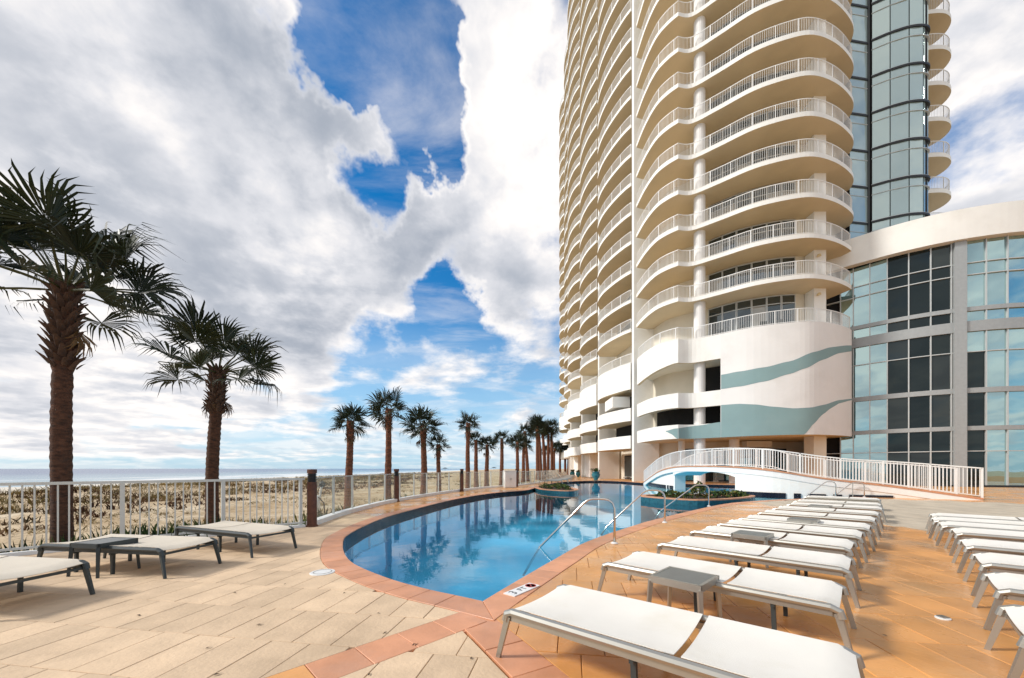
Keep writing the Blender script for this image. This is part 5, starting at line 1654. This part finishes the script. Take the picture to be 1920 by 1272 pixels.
# ------------------------------------------------------------------ dune plants, litter and ground cover
def clumps(name, m, n, where, hgt, spread, blades, wid, tones=(0, 1), flat=False):
    mb = MB()
    tries = 0
    while n > 0 and tries < 400000:
        tries += 1
        p = where()
        if p is None:
            continue
        x, y = p; z = land_z(x, y) - .02
        n -= 1
        hh = hgt * rnd.uniform(.5, 1.2); t0 = rnd.uniform(*tones)
        for b in range(blades):
            a = rnd.uniform(0, 6.283); rr = spread * rnd.random()
            ox, oy = x + rnd.gauss(0, spread * .4), y + rnd.gauss(0, spread * .4)
            ex, ey = ox + math.cos(a) * rr, oy + math.sin(a) * rr
            sx, sy = -math.sin(a) * wid, math.cos(a) * wid
            top_ = hh * rnd.uniform(.5, 1)
            mb.add([(ox - sx, oy - sy, z), (ox + sx, oy + sy, z), ((ox + ex) / 2 + sx * .8, (oy + ey) / 2 + sy * .8, z + top_ * .7), (ex, ey, z + (top_ if not flat else top_ * .5))], [(0, 1, 2, 3)], 0, min(1, max(0, t0 + rnd.uniform(-.2, .2))))
    return mb.build(name, m, kind='stuff')
fpoly = FENCE_A + FENCE_B[1:]
def outside(x, y, marg=0.15):
    return not inside((x, y), DECK)
def zone(x0, x1, y0, y1, f=None):
    def w():
        x, y = rnd.uniform(x0, x1), rnd.uniform(y0, y1)
        if not outside(x, y) or (f and not f(x, y)):
            return None
        return x, y
    return w
nz2 = lambda x, y, s: noise.noise((x * s, y * s, 3.3))
def hug():
    """a strip right behind the fence"""
    if rnd.random() < .55:
        d = rnd.uniform(0.2, 11); p = Vector((-4.64, 8.35)) + Vector((-.7071, -.7071)) * d; q = p + Vector((-.7071, .7071)) * abs(rnd.gauss(.45, .3))
    else:
        p, t = at_len(FENCE_B, sF, rnd.uniform(0, 30)); q = p + Vector((-t.y, t.x)) * (0.25 + abs(rnd.gauss(0, .3)))
    if not outside(q.x, q.y) or noise.noise((q.x * .6, q.y * .6, 0)) < -.22:
        return None
    return q.x, q.y
clumps('ground_cover', M['leafgreen'], 800, hug, .50, .22, 12, .013)
clumps('dune_scrub', M['scrub'], 2400, zone(-30, -11, -4, 80, lambda x, y: nz2(x, y, .22) > -.05 and abs(x + 21) < 8.5 + 3 * nz2(x, y, .1)), .26, .24, 9, .022)
clumps('dune_grass', M['dunegrass'], 2600, zone(-36, -17, -4, 110, lambda x, y: nz2(x, y, .13) > -.15), .42, .28, 10, .008)
clumps('beach_grass', M['dunegrass'], 700, zone(-18, -3, -2, 60, lambda x, y: nz2(x, y, .35) > .12), .17, .20, 9, .006)
clumps('beach_litter', M['debris'], 6500, zone(-21, -2, -3, 45, lambda x, y: nz2(x, y, .5) > -.3), .035, .07, 4, .016, flat=True)
# distant parasols on the open beach
for i, (x, y) in enumerate([(-52, 290), (-14.5, 300)]):
    o = thing('beach_parasol', 'tiny dark parasol on the far beach, %s' % ['beyond the fifth palm', 'between the eighth and ninth palms'][i], 'parasol', (x, y, land_z(x, y)))
    m = MB(); m.tube([(0, 0, 0), (0, 0, 2.6)], .05, 6); m.build('pole', M['boot'], o)
    m = MB(); m.lathe((0, 0, 2.1), [(2.2, 0), (1.2, .5), (.05, .8)], 10); m.build('canopy', M['charcoal'], o)

# ------------------------------------------------------------------ chairs on the lowest terrace of the rounded bay
def make_chair():
    o = thing('balcony_chair', 'x', 'chair')
    m = MB(); m.box((0, 0, .43), (.50, .48, .035)); m.build('seat', M['charcoal'], o)
    m = MB(); m.beam((0, .22, .45), (0, .30, .92), .48, .03, up=(0, 1, 0)); m.build('backrest', M['charcoal'], o)
    for sx in (-1, 1):
        for sy in (-1, 1):
            m = MB(); m.beam((sx * .21, sy * .20, .43), (sx * .23, sy * .23, 0), .03, .03); m.build('leg', M['charcoal'], o)
        m = MB(); m.beam((sx * .25, -.2, .64), (sx * .25, .24, .66), .04, .03); m.beam((sx * .25, -.2, .64), (sx * .25, -.2, .43), .03, .03); m.build('armrest', M['charcoal'], o)
    return o
ch0 = make_chair(); note_kids()
for i, x in enumerate((1345, 1384, 1440, 1474)):
    d = on_path(P, x)[0]; p, t = at_len(P, sP, d); nrm = Vector((t.y, -t.x))
    q = p - nrm * 1.25
    o = ch0 if i == 0 else copy_tree(ch0)
    o.location = (q.x, q.y, 12.29); o.rotation_euler[2] = math.atan2(t.y, t.x) + rnd.uniform(-.4, .4)
    tag(o, 'dark armchair on the terrace above the mural, %s from the round column' % words_[i], 'chair', 'armchairs on the terrace above the mural')
